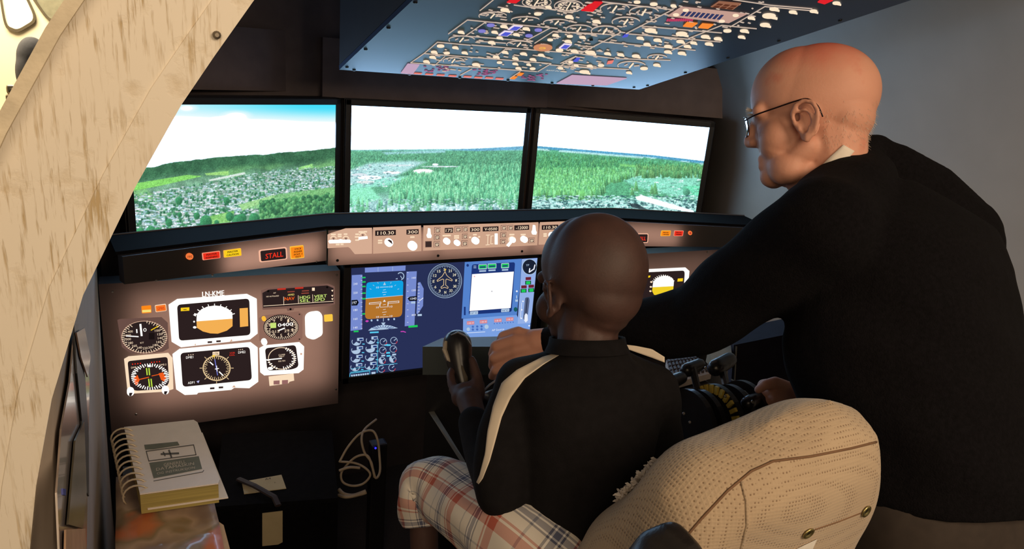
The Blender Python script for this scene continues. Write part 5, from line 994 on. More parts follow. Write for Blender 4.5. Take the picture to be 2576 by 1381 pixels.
for x, r in ((-.075, .075), (-.045, .07), (-.005, .076), (.035, .07), (.07, .074)): disc(QC.x + x, r, .012, M_yk, 'quadrant_plate')
for i in range(11):
    a = math.radians(172 - i * 12.5); R = .067; c0 = Vector((QC.x - .008, QC.y + R * math.cos(a), QC.z + R * math.sin(a))); t = Vector((0, -math.sin(a), math.cos(a)))
    b = MB(); b.box(c0, (.006, .017, .008), Matrix((Vector((1, 0, 0)), Vector((0, math.cos(a), math.sin(a))), t)).transposed()); b.build('scale_stripe', M_yl, tq)
for (x0, y0, d0, x1, y1, d1) in ((1760, 1000, 1.52, 1742, 925, 1.55), (1830, 985, 1.56, 1812, 915, 1.62), (1700, 1000, 1.50, 1696, 958, 1.50), (1875, 1040, 1.50, 1896, 1008, 1.47)):
    b = MB(); b.tube([D(x0, y0, d0), D(x1, y1, d1)], .008, 8); l_ = b.build('lever', M_yk, tq); b = MB(); b.chain([D(x1 - 14, y1 + 6, d1), D(x1 + 18, y1 - 8, d1 + .03)], [.016, .014]); b.remesh('lever_knob', M_yk, .005, 4, l_)
b = MB(); b.chain([D(1800, 925, 1.60), D(1835, 905, 1.64)], [.02, .018]); b.remesh('crossbar', M_yk, .006, 4, tq)
for x, y in ((1775, 925), (1895, 1012), (1825, 997), (1768, 1005), (1720, 1040), (1735, 1062), (1700, 1085), (1712, 1110), (1892, 1010), (1786, 1030)): b = MB(); b.lathe(D(x, y, 1.455), -FW, [(.003, 0), (.003, .002), (.001, .003)], 8); b.build('screw', M_sp, tq)
b = MB(); b.prism([D(1796, 1033, 1.46), D(1818, 1030, 1.46), D(1823, 1052, 1.46), D(1800, 1057, 1.46)], ray(1808, 1040) * .002); b.build('paper_tag', mat('tan_paper', (176, 150, 100), .8), tq)
b = MB(); b.tube([D(1840, 955, 1.56), D(1868, 975, 1.53), D(1888, 1000, 1.50)], .002, 6); b.build('wire', M_steel, tq)
kb = thing('keyboard', 'pale computer keyboard beyond the throttle levers', 'keyboard', at_z(1725, 935, .87))
K = [at_z(x, y, .872) for x, y in ((1676, 906), (1748, 897), (1790, 938), (1690, 966))]; M_kb = mat('pale_keyboard_plastic', (228, 212, 196), .5)
b = MB(); b.prism(K, (0, 0, -.016)); b.build('case', M_kb, kb); km = None
for i in range(5):
    for j in range(9):
        u, v = (j + .5) / 9, (i + .55) / 5.6; A_ = K[0].lerp(K[1], u); B_ = K[3].lerp(K[2], u); c0 = A_.lerp(B_, v)
        if km is None:
            ex = (K[1] - K[0]) / 9 * .4; ey = (K[3] - K[0]) / 5.6 * .4; b = MB(); lo = [c0 - ex - ey, c0 + ex - ey, c0 + ex + ey, c0 - ex + ey]; b.loop([c0 + (p_ - c0) * .8 + Vector((0, 0, .006)) for p_ in lo], lo, 0); ko = b.build('key', mat('dark_key_cap', (96, 80, 76), .5), kb); km = c0
        else: k2 = ko.copy(); COL.objects.link(k2); k2.location = c0 - km; k2.parent = kb
sp = thing('side_locker', 'blue grey locker panel under the man\'s forearm', 'cabinet', (.42, -1.2, 0))
b = MB(); pl_ = Plane(D(1900, 900, 1.95), (-.8, -1, 0)); q4 = [pl_.p(x, y) for x, y in ((1846, 868), (2010, 835), (2040, 1000), (1838, 985))]; b.prism(q4, pl_.n * -.12); b.build('door', mat('blue_grey_laminate', (44, 42, 52), .8, spec=.15), sp)
b = MB(); c0 = (q4[0] + q4[2]) / 2 + pl_.n * -.08; b.box((c0.x + .2, c0.y + .12, .38), (.12, .12, .76)); b.build('carcass', M_blk2, sp)
b = MB(); b.tube([pl_.pt(1852, 870, .003), pl_.pt(1846, 978, .003)], .0025, 6); b.build('edge_strip', M_steel, sp)
q4 = [at_z(x, y, .86) for x, y in ((1780, 884), (1838, 866), (1842, 900), (1800, 905))]; b = MB(); b.prism(q4, (0, 0, -.03)); tag(b.build('paper_pad', mat('buff_paper', (186, 168, 138), .8)), 'buff paper pad between keyboard and grey locker', 'paper')
# ================================================================== left corner: file box, folder, notebook
ZN = .66
N4 = [at_z(x, y, ZN) for x, y in ((312, 1074), (494, 1055), (557, 1214), (352, 1242))]
F4 = [at_z(x, y, .60) for x, y in ((292, 1200), (525, 1190), (572, 1420), (290, 1420))]
fb = MB(); fb.prism([F4[0] + Vector((.01, .1, 0)), F4[1] + Vector((-.01, .1, 0)), F4[2] + Vector((-.012, 0, 0)), F4[3] + Vector((.012, 0, 0))], (0, 0, -.595)); fb.v = [(x, y, z - .035) for x, y, z in fb.v]; fbx = fb.build('file_box', mat('dark_grey_box', (60, 54, 52), .6), loc=(-1.0, -1.1, 0)); tag(fbx, 'dark file box supporting the plastic folder and notebook', 'box'); 
def m_folder():
    m = bpy.data.materials.new('glossy_folder_sheet'); m.use_nodes = True; nt = m.node_tree; N = nt.nodes; L = nt.links; bs = N['Principled BSDF']; bs.inputs['Roughness'].default_value = .3; bs.inputs['Coat Weight'].default_value = .25
    tc = N.new('ShaderNodeTexCoord'); nz = N.new('ShaderNodeTexNoise'); nz.inputs['Scale'].default_value = 9; nz.inputs['Detail'].default_value = 2; L.new(tc.outputs['Object'], nz.inputs['Vector']); cr = N.new('ShaderNodeValToRGB'); e = cr.color_ramp.elements
    e[0].position = .38; e[0].color = lin((150, 126, 108)) + (1,); e[1].position = .68; e[1].color = lin((206, 120, 74)) + (1,); k = e.new(.52); k.color = lin((186, 158, 132)) + (1,); k = e.new(.58); k.color = lin((150, 128, 96)) + (1,)  # orange stop paints the reflection on the glossy plastic into its colour
    L.new(nz.outputs['Fac'], cr.inputs[0]); L.new(cr.outputs[0], bs.inputs['Base Color']); bp = N.new('ShaderNodeBump'); bp.inputs['Strength'].default_value = .5; bp.inputs['Distance'].default_value = .01; n2 = N.new('ShaderNodeTexNoise'); n2.inputs['Scale'].default_value = 14; L.new(tc.outputs['Object'], n2.inputs['Vector']); L.new(n2.outputs['Fac'], bp.inputs['Height']); L.new(bp.outputs[0], bs.inputs['Normal']); return m
fo = thing('plastic_folder', 'glossy clear plastic folder with painted orange reflections under the notebook', 'folder', (F4[3].x, F4[3].y, .565))
b = MB(); rows = []
for i in range(9):
    rows.append([F4[0].lerp(F4[1], j / 8).lerp(F4[3].lerp(F4[2], j / 8), i / 8) + Vector((0, 0, .006 * math.sin(i * 1.3 + j * .9))) for j in range(9)])
b.grid(rows); b.grid([[p_ - Vector((0, 0, .03)) for p_ in r] for r in rows]); E_ = lambda g: g[0] + [r[-1] for r in g[1:-1]] + g[-1][::-1] + [r[0] for r in g[-2:0:-1]]
b.grid([E_(rows), [p_ - Vector((0, 0, .03)) for p_ in E_(rows)]], close_u=True); b.build('sleeve', m_folder(), fo, smooth=True)
b = MB(); b.prism([F4[1] + Vector((.001, -.18, -.004)), F4[1] + Vector((.012, -.2, -.004)), F4[2] + Vector((.012, 0, -.004)), F4[2] + Vector((.001, 0, -.004))], (0, 0, -.02)); b.build('page_edges', mat('cream_page_edge', (206, 176, 140), .7), fo)
nb = thing('spiral_notebook', 'white covered ring bound notebook with aeroplane emblem', 'notebook', (N4[3].x, N4[3].y, .605))
b = MB(); b.prism([p_ - Vector((0, 0, .004)) for p_ in [N4[0].lerp(N4[1], .02), N4[1].lerp(N4[0], .04), N4[2].lerp(N4[3], .04), N4[3]]], (0, 0, -.044)); b.build('page_block', mat('yellowed_pages', (176, 158, 90), .8, var=.2, scale=90, stretch=(.05, .05, 3)), nb)
b = MB(); qq = [N4[0], N4[1].lerp(N4[0], .04), N4[1].lerp(N4[2], .05), N4[2].lerp(N4[1], .05), N4[2].lerp(N4[3], .04), N4[3]]; b.prism(qq, (0, 0, -.003)); b.build('cover', mat('white_cover_card', (246, 234, 224), .5, var=.03), nb)
b = MB(); qq = [p_ + Vector((.012, -.004, -.036)) for p_ in N4]; b.prism(qq, (0, 0, -.003)); b.build('back_cover', mat('white_cover_card', (246, 234, 224), .5), nb)
PN = Plane(N4[0], (0, 0, 1)); q = Print(PN, 0, 680, 640 / 1261); q.h = .0003
q.poly([(715, 866), (880, 850), (890, 868), (760, 888), (720, 890)], mat('print_grey_green', (120, 122, 108), .6), .0004); q.poly([(740, 955), (985, 922), (1002, 985), (762, 1032)], mat('print_grey_green', (120, 122, 108), .6), .0004); q.out('emblem_blocks', nb)['kind'] = 'stuff'
q = Print(PN, 0, 680, 640 / 1261); q.h = .0003; g_ = mat('print_grey', (104, 100, 96), .6); q.line([(725, 898), (960, 866), (972, 915), (738, 946), (725, 898)], 4, g_, .0004); q.line([(800, 912), (885, 908)], 9, g_, .0004); q.line([(838, 893), (850, 928)], 8, g_, .0004); q.line([(810, 902), (818, 920)], 6, g_, .0004); q.line([(762, 1045), (1005, 1000), (1010, 992)], 3, g_, .0004); q.out('aeroplane_emblem', nb)['kind'] = 'stuff'
q = Print(PN, 0, 680, 640 / 1261); q.h = .0008; cw = mat('print_cream', (220, 206, 186), .6); q.text('GENERELL', 866, 958, 14, cw, 110, h=.0004); q.text('DATAMASKIN', 868, 974, 14, cw, 190, h=.0004); q.text('OG INSTRUKSJON', 872, 996, 14, cw, 190, h=.0004); q.out('lettering', nb)
M_ring = mat('white_wire', (206, 188, 160), .35, .2); nr = 11
ax = (N4[3] - N4[0]).normalized(); ou = (N4[0] - N4[1]).normalized()
for i in range(nr):
    c0 = N4[0].lerp(N4[3], .07 + .86 * i / (nr - 1)) + Vector((0, 0, -.018)) + ou * .004; b = MB()
    b.tube([c0 + ou * (.026 * math.cos(a)) + Vector((0, 0, .026 * math.sin(a))) + ax * .0006 * a for a in [math.radians(-35 + 270 * t / 14) for t in range(15)]], .0022, 6); b.build('ring', M_ring, nb, smooth=True)
# ================================================================== black flight case and cables
cs_ = thing('flight_case', 'black flight case with paper labels under the instruments', 'case', (-.75, -.75, 0))
M_case = mat('black_case_fabric', (11, 10, 13), .95, spec=.1, var=.3, scale=70, bump=.2); ZC = .38
C4 = [at_z(x, y, ZC) for x, y in ((560, 1100), (835, 1090), (850, 1262), (540, 1285))]; b = MB(); b.prism(C4, (0, 0, -ZC + .002)); b.build('body', M_case, cs_)
b = MB(); b.prism([p_ + Vector((0, 0, .012)) for p_ in C4], (0, 0, -.012)); b.build('lid', mat('black_case_lid', (13, 12, 15), .9, spec=.1, var=.3, scale=60), cs_)
M_lab = mat('cream_paper_label', (196, 178, 140), .8, var=.05)
b = MB(); b.prism([at_z(x, y, ZC + .0145) for x, y in ((608, 1212), (708, 1194), (720, 1228), (614, 1242))], (0, 0, -.002)); l_ = b.build('label', M_lab, cs_, ); q = Print(Plane((0, 0, ZC + .0145), (0, 0, 1)), 500, 960, 740 / 2427); q.h = .0003; q.text('A4', 570, 805, 16, M_print, 50); q.text('A', 628, 836, 10, M_print, 12); q.out('lettering', l_)
nrm = (C4[2] - C4[3]).normalized().cross(Vector((0, 0, 1))); PF = Plane(C4[3], nrm); b = MB(); b.prism([PF.pt(x, y, .003) for x, y in ((660, 1290), (711, 1284), (711, 1362), (700, 1368), (660, 1372))], PF.n * -.002); b.build('label', M_lab, cs_)
b = MB(); b.tube([at_z(600, 1205, ZC + .02), at_z(640, 1222, ZC + .03), at_z(690, 1250, ZC + .022), at_z(700, 1272, ZC + .014)], .009, 8, flat=.5); b.build('handle_strap', mat('brown_strap', (52, 38, 34), .6), cs_)
ca = thing('cable_coil', 'loosely coiled white cable hanging beside the flight case', 'cable', (-.62, -.7, .2)); M_cab_ = mat('white_cable', (170, 152, 130), .5)
def zz8(x, y, d): return D(500 + x * 740 / 2427, 960 + y * 740 / 2427, d)
def smooth_path(P, k=6):
    out = []
    for i in range(len(P) - 1):
        p0, p1, p2, p3 = P[max(i - 1, 0)], P[i], P[i + 1], P[min(i + 2, len(P) - 1)]
        for j in range(k): t = j / k; out.append(.5 * ((2 * p1) + (p2 - p0) * t + (2 * p0 - 5 * p1 + 4 * p2 - p3) * t * t + (3 * p1 - p0 - 3 * p2 + p3) * t ** 3))
    return out + [P[-1]]
for nm, pts, r in (('loop', [(1465, 312, 2.2), (1380, 380, 2.15), (1350, 430, 2.12), (1345, 500, 2.1), (1370, 590, 2.1), (1420, 660, 2.1), (1440, 740, 2.1), (1450, 790, 2.1)], .0035), ('loop', [(1160, 665, 2.08), (1230, 540, 2.1), (1330, 430, 2.12), (1430, 405, 2.14), (1475, 480, 2.14), (1490, 600, 2.14), (1495, 740, 2.12), (1460, 795, 2.1), (1430, 700, 2.1), (1390, 610, 2.1), (1300, 620, 2.1), (1220, 690, 2.1), (1175, 760, 2.1), (1190, 830, 2.1), (1270, 860, 2.1), (1360, 840, 2.1), (1415, 770, 2.1), (1370, 710, 2.1), (1280, 670, 2.1), (1160, 660, 2.1)], .0035), ('loop', [(1160, 735, 2.07), (1240, 708, 2.07), (1330, 712, 2.08)], .004), ('loop', [(1155, 890, 2.06), (1200, 930, 2.05), (1280, 940, 2.05), (1380, 905, 2.06)], .006), ('loop', [(1150, 935, 2.05), (1220, 952, 2.04), (1330, 930, 2.05), (1380, 915, 2.06)], .005)):
    b = MB(); b.tube(smooth_path([zz8(*p_) for p_ in pts]), r, 6); b.build(nm, M_cab_, ca, smooth=True)
pa = thing('power_adapter', 'small black power adapter with a blue pilot light', 'adapter', Vector((D(950, 1140, 2.23).x, D(950, 1140, 2.23).y, 0))); b = MB(); pz = D(950, 1140, 2.23); b.bev((pz.x, pz.y, pz.z / 2 + .02), (.05, .04, pz.z + .04), .006); b.build('body', M_blk2, pa); b = MB(); b.lathe(D(945, 1127, 2.19), -FW, [(.003, 0), (.003, .003), (.001, .004)], 8); b.build('pilot_light', emit('blue_led', (40, 40, 255), 2.5), pa)
b = MB(); b.prism([D(1078, 1036, 1.75), D(1092, 1034, 1.75), D(1170, 1160, 1.55), D(1168, 1176, 1.55)], ray(1120, 1100) * .004); tag(b.build('metal_strut', mat('dull_aluminium', (140, 138, 130), .45, .4)), 'slanting flat aluminium strut above the boy\'s knee', 'strut')
# ================================================================== leaflet pocket on the left side wall
wp = thing('leaflet_pocket', 'clear leaflet pocket with photo cards on the side wall', 'pocket', at_x(185, 1300, -1.14)); PW = Plane((-1.130, 0, 0), (1, 0, 0))
def card(nm, pts, m, off, th=.002): b = MB(); b.prism([PW.pt(x, y, off) for x, y in pts], PW.n * -th); return b.build(nm, m, wp)
M_clear = mat('cloudy_plastic', (150, 134, 122), .2, var=.2, scale=30, coat=.5)
card('plastic_sheet', [(172, 960), (182, 850), (206, 835), (222, 960), (214, 1381), (205, 1420), (146, 1420), (138, 1240), (150, 1080)], M_clear, .002)
card('black_strap', [(176, 815), (186, 815), (205, 950), (214, 1100), (214, 1250), (208, 1240), (196, 1060), (184, 940)], M_scrw, .005)
card('photo_card', [(176, 1110), (200, 1060), (206, 1240), (196, 1332), (156, 1322)], mat('dark_photo', (92, 84, 66), .25, var=.4, scale=25), .006)
card('photo_card', [(150, 1335), (202, 1332), (204, 1420), (148, 1420)], mat('orange_photo', (196, 160, 130), .25, var=.2, scale=20), .006)
card('title_card', [(176, 838), (198, 826), (214, 900), (206, 950), (188, 900)], mat('grey_photo', (128, 104, 92), .2, var=.4, scale=60), .008)
card('blue_clip', [(136, 1232), (144, 1234), (144, 1250), (137, 1248)], mat('blue_plastic', (50, 60, 140), .4), .008)
# ================================================================== people
def m_skin(name, c0, c1, red, rough=.5, scale=22, sss=.12):
    m = bpy.data.materials.new(name); m.use_nodes = True; nt = m.node_tree; N = nt.nodes; L = nt.links; bs = N['Principled BSDF']; bs.inputs['Roughness'].default_value = rough
    bs.inputs['Subsurface Weight'].default_value = sss; bs.inputs['Subsurface Radius'].default_value = (.01, .004, .002); bs.inputs['Subsurface Scale'].default_value = 1
    tc = N.new('ShaderNodeTexCoord'); nz = N.new('ShaderNodeTexNoise'); nz.inputs['Scale'].default_value = scale; nz.inputs['Detail'].default_value = 5; L.new(tc.outputs['Object'], nz.inputs['Vector'])
    cr = N.new('ShaderNodeValToRGB'); e = cr.color_ramp.elements; e[0].position = .34; e[0].color = lin(c0) + (1,); e[1].position = .62; e[1].color = lin(c1) + (1,); k = e.new(.74); k.color = lin(red) + (1,)
    L.new(nz.outputs['Fac'], cr.inputs[0]); L.new(cr.outputs[0], bs.inputs['Base Color'])
    n2 = N.new('ShaderNodeTexNoise'); n2.inputs['Scale'].default_value = 260; L.new(tc.outputs['Object'], n2.inputs['Vector']); bp = N.new('ShaderNodeBump'); bp.inputs['Strength'].default_value = .12; bp.inputs['Distance'].default_value = .002; L.new(n2.outputs['Fac'], bp.inputs['Height']); L.new(bp.outputs[0], bs.inputs['Normal']); return m
def cvec(x, up, fw): return (RT * x + UP * up + FW * fw).normalized()
def headframe(face, upv):
    y = face.normalized(); z = (upv - y * upv.dot(y)).normalized(); x = y.cross(z); return Matrix((x, y, z)).transposed()
def ear(b, P, R, side, s=1.0, dz=0.0, k=1.0, hx0=.079):
    """side -1: subject's left ear. P: map from head-local metres to world"""
    hx = side * hx0
    q = lambda y, z, o=0: P(Vector((hx + side * o * 1.25, y * k, z * k + dz)))
    H = [(.012, -.012, .000), (.020, .006, .003), (.021, .020, .005), (.014, .032, .008), (.000, .036, .011), (-.014, .030, .014), (-.020, .014, .016), (-.019, -.002, .015), (-.013, -.016, .012), (-.004, -.025, .009), (.004, -.030, .007), (.009, -.024, .004), (.008, -.014, .002)]
    for (y0, z0, o0), (y1, z1, o1) in zip(H[:-1], H[1:]): b.cap(q(y0, z0, o0), q(y1, z1, o1), .0043 * s, .0043 * s, 8)
    b.cap(q(.002, -.028, .007), q(.001, -.022, .008), .0068 * s, .006 * s, 8)
    b.ell(q(-.004, .004, -.002), (.0055 * s, .017 * s * k, .030 * s * k), R, 14, 8)
    A_ = [(.010, .020, .006), (.000, .022, .010), (-.009, .012, .012), (-.010, -.002, .011), (-.004, -.012, .009)]
    for (y0, z0, o0), (y1, z1, o1) in zip(A_[:-1], A_[1:]): b.cap(q(y0, z0, o0), q(y1, z1, o1), .0036 * s, .0036 * s, 8)
    b.cap(q(.013, -.004, .003), q(.012, -.010, .004), .0045 * s, .004 * s, 8)
def finger(b, pts, rs): b.chain(pts, rs, 10)
# ------------------------------------------------------------------ the boy
SK_b = m_skin('dark_brown_skin', (66, 45, 40), (76, 52, 46), (82, 55, 48), .62, 22, .05)
boy = None; b = MB()
Rb = headframe(cvec(-.50, -.10, .84), cvec(-.02, 1, .06)); hb = D(1484, 722, 1.165)
Pb = lambda v: hb + Rb @ (v * .95)
E3 = lambda b, P, R, c, r, k: b.ell(P(Vector(c)), tuple(v * k for v in r), R, 64, 40)
for c, r in (((0, -.022, .030), (.080, .092, .092)), ((0, .010, .042), (.074, .078, .080)), ((0, .035, -.02), (.062, .056, .075)), ((0, .048, -.066), (.046, .042, .036)), ((0, -.05, -.015), (.060, .048, .055))): E3(b, Pb, Rb, c, r, .95)
b.cap(Pb(Vector((0, .086, -.094))), Pb(Vector((0, .08, -.088))), .017, .018); b.cap(Pb(Vector((0, .092, .004))), Pb(Vector((0, .106, -.03))), .009, .015); b.cap(Pb(Vector((-.02, .09, -.062))), Pb(Vector((.02, .09, -.062))), .009, .009); b.cap(Pb(Vector((-.04, .08, .024))), Pb(Vector((.04, .08, .024))), .012, .012)
for s_ in (-1, 1): ear(b, Pb, Rb, s_, .95, -.022, .86, .074); b.ell(Pb(Vector((s_ * .04, .06, -.03))), (.026, .026, .028))
b.chain([Pb(Vector((0, -.03, -.03))), D(1480, 800, 1.16), D(1478, 880, 1.15)], [.052, .047, .050])
b.chain([D(1478, 880, 1.15), D(1470, 960, 1.18), D(1470, 1150, 1.17), D(1440, 1380, 1.14)], [.05, .06, .075, .075])
b.chain([D(1470, 960, 1.18), D(1330, 970, 1.17), D(1262, 1110, 1.15), D(1256, 1232, 1.135), D(1228, 1145, 1.22), D(1194, 1050, 1.30)], [.05, .034, .03, .03, .028, .0215])
b.chain([D(1470, 960, 1.18), D(1640, 985, 1.19), D(1655, 1120, 1.27), D(1545, 1090, 1.45)], [.05, .034, .03, .026])
# left hand on the grip
b.chain([D(1194, 1050, 1.30), D(1180, 1005, 1.345)], [.0215, .024]); b.chain([D(1160, 1000, 1.36), D(1196, 988, 1.365)], [.019, .019]); b.chain([D(1162, 985, 1.37), D(1192, 978, 1.375)], [.017, .017])
b.cap(D(1208, 968, 1.385), D(1200, 1000, 1.36), .010, .014)
for pts, rs in (([(1150, 995, 1.36), (1137, 968, 1.385), (1133, 942, 1.405), (1140, 926, 1.425)], [.0105, .0092, .0085, .0072]), ([(1156, 1000, 1.375), (1140, 980, 1.41), (1144, 960, 1.435), (1160, 950, 1.45)], [.0105, .0095, .0085, .0075]), ([(1166, 1000, 1.38), (1150, 1000, 1.425), (1160, 985, 1.45), (1178, 975, 1.455)], [.0105, .0095, .0085, .0075]), ([(1180, 1005, 1.38), (1166, 1015, 1.42), (1176, 1005, 1.445), (1190, 995, 1.45)], [.0095, .0085, .008, .007]), ([(1200, 990, 1.355), (1202, 955, 1.375), (1194, 925, 1.385), (1187, 903, 1.392)], [.0125, .0105, .0095, .0075])):
    finger(b, [D(*p_) for p_ in pts], rs)
# legs
HB, KB = D(1390, 1420, 1.10), D(1072, 1224, 1.30); b.chain([D(1440, 1380, 1.14), HB, KB, D(1066, 1320, 1.30), D(1072, 1560, 1.31)], [.075, .055, .034, .026, .024]); fb_ = D(1072, 1560, 1.31)
b.chain([D(1072, 1560, 1.31), Vector((fb_.x, fb_.y, .06))], [.026, .024]); b.chain([Vector((fb_.x, fb_.y, .05)), Vector((fb_.x + .03, fb_.y + .14, .03))], [.032, .025])
HR, KR = D(1530, 1420, 1.16), D(1380, 1330, 1.52); b.chain([D(1440, 1380, 1.14), HR, KR], [.075, .055, .04]); b.chain([KR, Vector((KR.x, KR.y, .06)), Vector((KR.x + .02, KR.y + .15, .03))], [.036, .028, .026])
boy = b.remesh('person', SK_b, .0040, 5, loc=(fb_.x, fb_.y, .0))
tag(boy, 'seated boy with shaved head in black jacket and plaid trousers', 'person')
M_jk = mat('black_jacket_cloth', (19, 17, 19), .95, spec=.2, var=.2, scale=60, bump=.25, bscale=400)
def folds(c): return .0022 * np.sin(c[:, 0] * 40 + c[:, 2] * 26 + np.sin(c[:, 2] * 17) * 1.5) + .0018 * np.sin(c[:, 2] * 55 - c[:, 0] * 21 + np.sin(c[:, 1] * 30))
b = MB(); LB = (RT * .96 + FW * .25).normalized(); FB = (FW * .96 - RT * .25).normalized()
def ringsec(c, la, fa, rl, rf, n=28, e=2.3):
    out = []
    for k in range(n):
        a = 2 * math.pi * k / n; ca_, sa_ = math.cos(a), math.sin(a); out.append(c + la * rl * math.copysign(abs(ca_) ** (2 / e), ca_) + fa * rf * math.copysign(abs(sa_) ** (2 / e), sa_))
    return out
def loft(b, secs):
    b.grid(secs, close_u=True); b.add(secs[0], [tuple(range(len(secs[0])))]); b.add(secs[-1], [tuple(range(len(secs[-1]) - 1, -1, -1))])
loft(b, [ringsec(D(*p_), LB, FB, rl, rf) for p_, rl, rf in (((1478, 872, 1.15), .058, .058), ((1478, 900, 1.155), .066, .064), ((1475, 925, 1.165), .098, .074), ((1472, 965, 1.175), .122, .084), ((1474, 1060, 1.175), .118, .094), ((1476, 1160, 1.17), .108, .094), ((1468, 1260, 1.16), .104, .092), ((1450, 1360, 1.15), .112, .096), ((1440, 1450, 1.14), .118, .1))])
b.chain([D(1400, 945, 1.17), D(1318, 972, 1.165), D(1268, 1090, 1.15), D(1262, 1180, 1.135), D(1262, 1240, 1.125)], [.045, .047, .043, .043, .042])
b.chain([D(1262, 1240, 1.13), D(1228, 1150, 1.215), D(1195, 1062, 1.285)], [.042, .036, .0275])
b.chain([D(1560, 945, 1.18), D(1640, 980, 1.19), D(1655, 1120, 1.27), D(1560, 1095, 1.42)], [.045, .047, .042, .034])
jk = b.remesh('jacket', M_jk, .0058, 7, boy, disp=folds)
JB = bvh(jk)
b = MB(); rows = [ringsec(D(1477, y, 1.152), LB, FB, r, r * 1.02, 26, 2) for y, r in ((885, .068), (866, .0625), (848, .0600), (850, .0555), (880, .056))]; b.grid(rows, close_u=True); b.build('collar', M_jk, boy, smooth=True)
M_str = mat('off_white_stripe', (214, 200, 180), .85, var=.04)
drape(JB, [(1424, 880), (1365, 897), (1300, 930), (1262, 962), (1240, 1020), (1226, 1085), (1220, 1140), (1206, 1195), (1198, 1213)], [(1416, 888), (1370, 915), (1320, 952), (1285, 1000), (1262, 1050), (1246, 1110), (1232, 1160), (1214, 1205), (1204, 1218)], 44, 6, 'stripe', M_str, boy)
drape(JB, [(1566, 866), (1600, 870), (1640, 878), (1672, 898)], [(1572, 876), (1600, 886), (1640, 900), (1672, 912)], 20, 5, 'stripe', M_str, boy)
def m_plaid():
    m = bpy.data.materials.new('plaid_cotton'); m.use_nodes = True; nt = m.node_tree; N = nt.nodes; L = nt.links; bs = N['Principled BSDF']; bs.inputs['Roughness'].default_value = .9
    uv = N.new('ShaderNodeUVMap'); sp_ = N.new('ShaderNodeSeparateXYZ'); L.new(uv.outputs[0], sp_.inputs[0]); cols_ = []
    for k in (0, 1):
        mu = N.new('ShaderNodeMath'); mu.operation = 'MULTIPLY'; mu.inputs[1].default_value = 11.5; L.new(sp_.outputs[k], mu.inputs[0]); fr_ = N.new('ShaderNodeMath'); fr_.operation = 'FRACT'; L.new(mu.outputs[0], fr_.inputs[0])
        cr = N.new('ShaderNodeValToRGB'); cr.color_ramp.interpolation = 'CONSTANT'; e = cr.color_ramp.elements; e[0].position = 0; e[0].color = (.82, .78, .72, 1); e[1].position = .16; e[1].color = (.62, .22, .16, 1)
        for pos, c in ((.30, (.86, .8, .74, 1)), (.33, (.60, .22, .16, 1)), (.36, (.82, .78, .72, 1)), (.50, (.16, .17, .24, 1)), (.525, (.9, .88, .86, 1)), (.55, (.22, .24, .34, 1)), (.63, (.92, .9, .88, 1)), (.655, (.2, .21, .28, 1)), (.68, (.82, .78, .72, 1)), (.84, (.5, .5, .52, 1)), (.87, (.82, .78, .72, 1))): q_ = e.new(pos); q_.color = c
        L.new(fr_.outputs[0], cr.inputs[0]); cols_.append(cr)
    mx = N.new('ShaderNodeMix'); mx.data_type = 'RGBA'; mx.blend_type = 'MIX'; mx.inputs['Factor'].default_value = .5; L.new(cols_[0].outputs[0], mx.inputs[6]); L.new(cols_[1].outputs[0], mx.inputs[7])
    m2 = N.new('ShaderNodeMix'); m2.data_type = 'RGBA'; m2.blend_type = 'MULTIPLY'; m2.inputs['Factor'].default_value = .65; L.new(mx.outputs[2], m2.inputs[6]); L.new(mx.outputs[2], m2.inputs[7]); L.new(m2.outputs[2], bs.inputs['Base Color']); return m
def trouser(pts, rs, name, parent, mt):
    P_ = smooth_path([Vector(p_) for p_ in pts], 8); n = 28; rr = np.interp(np.linspace(0, len(pts) - 1, len(P_)), range(len(pts)), rs); verts = []; uvs = []; prev = None; s_ = 0
    for i, p_ in enumerate(P_):
        t = (P_[min(i + 1, len(P_) - 1)] - P_[max(i - 1, 0)]).normalized(); a_ = (UP if prev is None else prev); a_ = (a_ - t * a_.dot(t)).normalized(); prev = a_; c_ = t.cross(a_)
        if i: s_ += (P_[i] - P_[i - 1]).length
        for k in range(n):
            an = 2 * math.pi * k / n; r = rr[i] * (1 + .05 * math.sin(3 * an + i * .35) + .03 * math.sin(5 * an - i * .6)); verts.append(p_ + a_ * r * math.cos(an) + c_ * r * math.sin(an)); uvs.append((k / n * 2 * math.pi * .055, s_))
    me = bpy.data.meshes.new(name); o_ = wloc(parent); fs = []; fu = []
    for i in range(len(P_) - 1):
        for k in range(n):
            k2 = (k + 1) % n; fs.append((i * n + k, i * n + k2, (i + 1) * n + k2, (i + 1) * n + k)); u2 = (k + 1) / n * 2 * math.pi * .055; fu += [uvs[i * n + k], (u2, uvs[i * n + k][1]), (u2, uvs[(i + 1) * n + k][1]), uvs[(i + 1) * n + k]]
    me.from_pydata([v - o_ for v in verts], [], fs); ul = me.uv_layers.new(name='UVMap'); ul.data.foreach_set('uv', [x for q_ in fu for x in q_]); me.materials.append(mt); me.polygons.foreach_set('use_smooth', [True] * len(fs)); me.update()
    o = bpy.data.objects.new(name, me); COL.objects.link(o); o.parent = parent; sf = o.modifiers.new('thick', 'SOLIDIFY'); sf.thickness = .003; sf.offset = -1; return o
M_plaid = m_plaid()
trouser([D(1430, 1470, 1.10), D(1330, 1385, 1.12), D(1225, 1308, 1.19), D(1135, 1245, 1.27), D(1080, 1222, 1.305), D(1066, 1262, 1.305), D(1070, 1316, 1.30)], [.085, .078, .066, .060, .052, .049, .040], 'trouser_leg', boy, M_plaid)
trouser([D(1520, 1450, 1.16), D(1460, 1390, 1.33), KR, KR + Vector((0, 0, -.10)), KR + Vector((0, 0, -.16))], [.08, .07, .058, .052, .046], 'trouser_leg', boy, M_plaid)
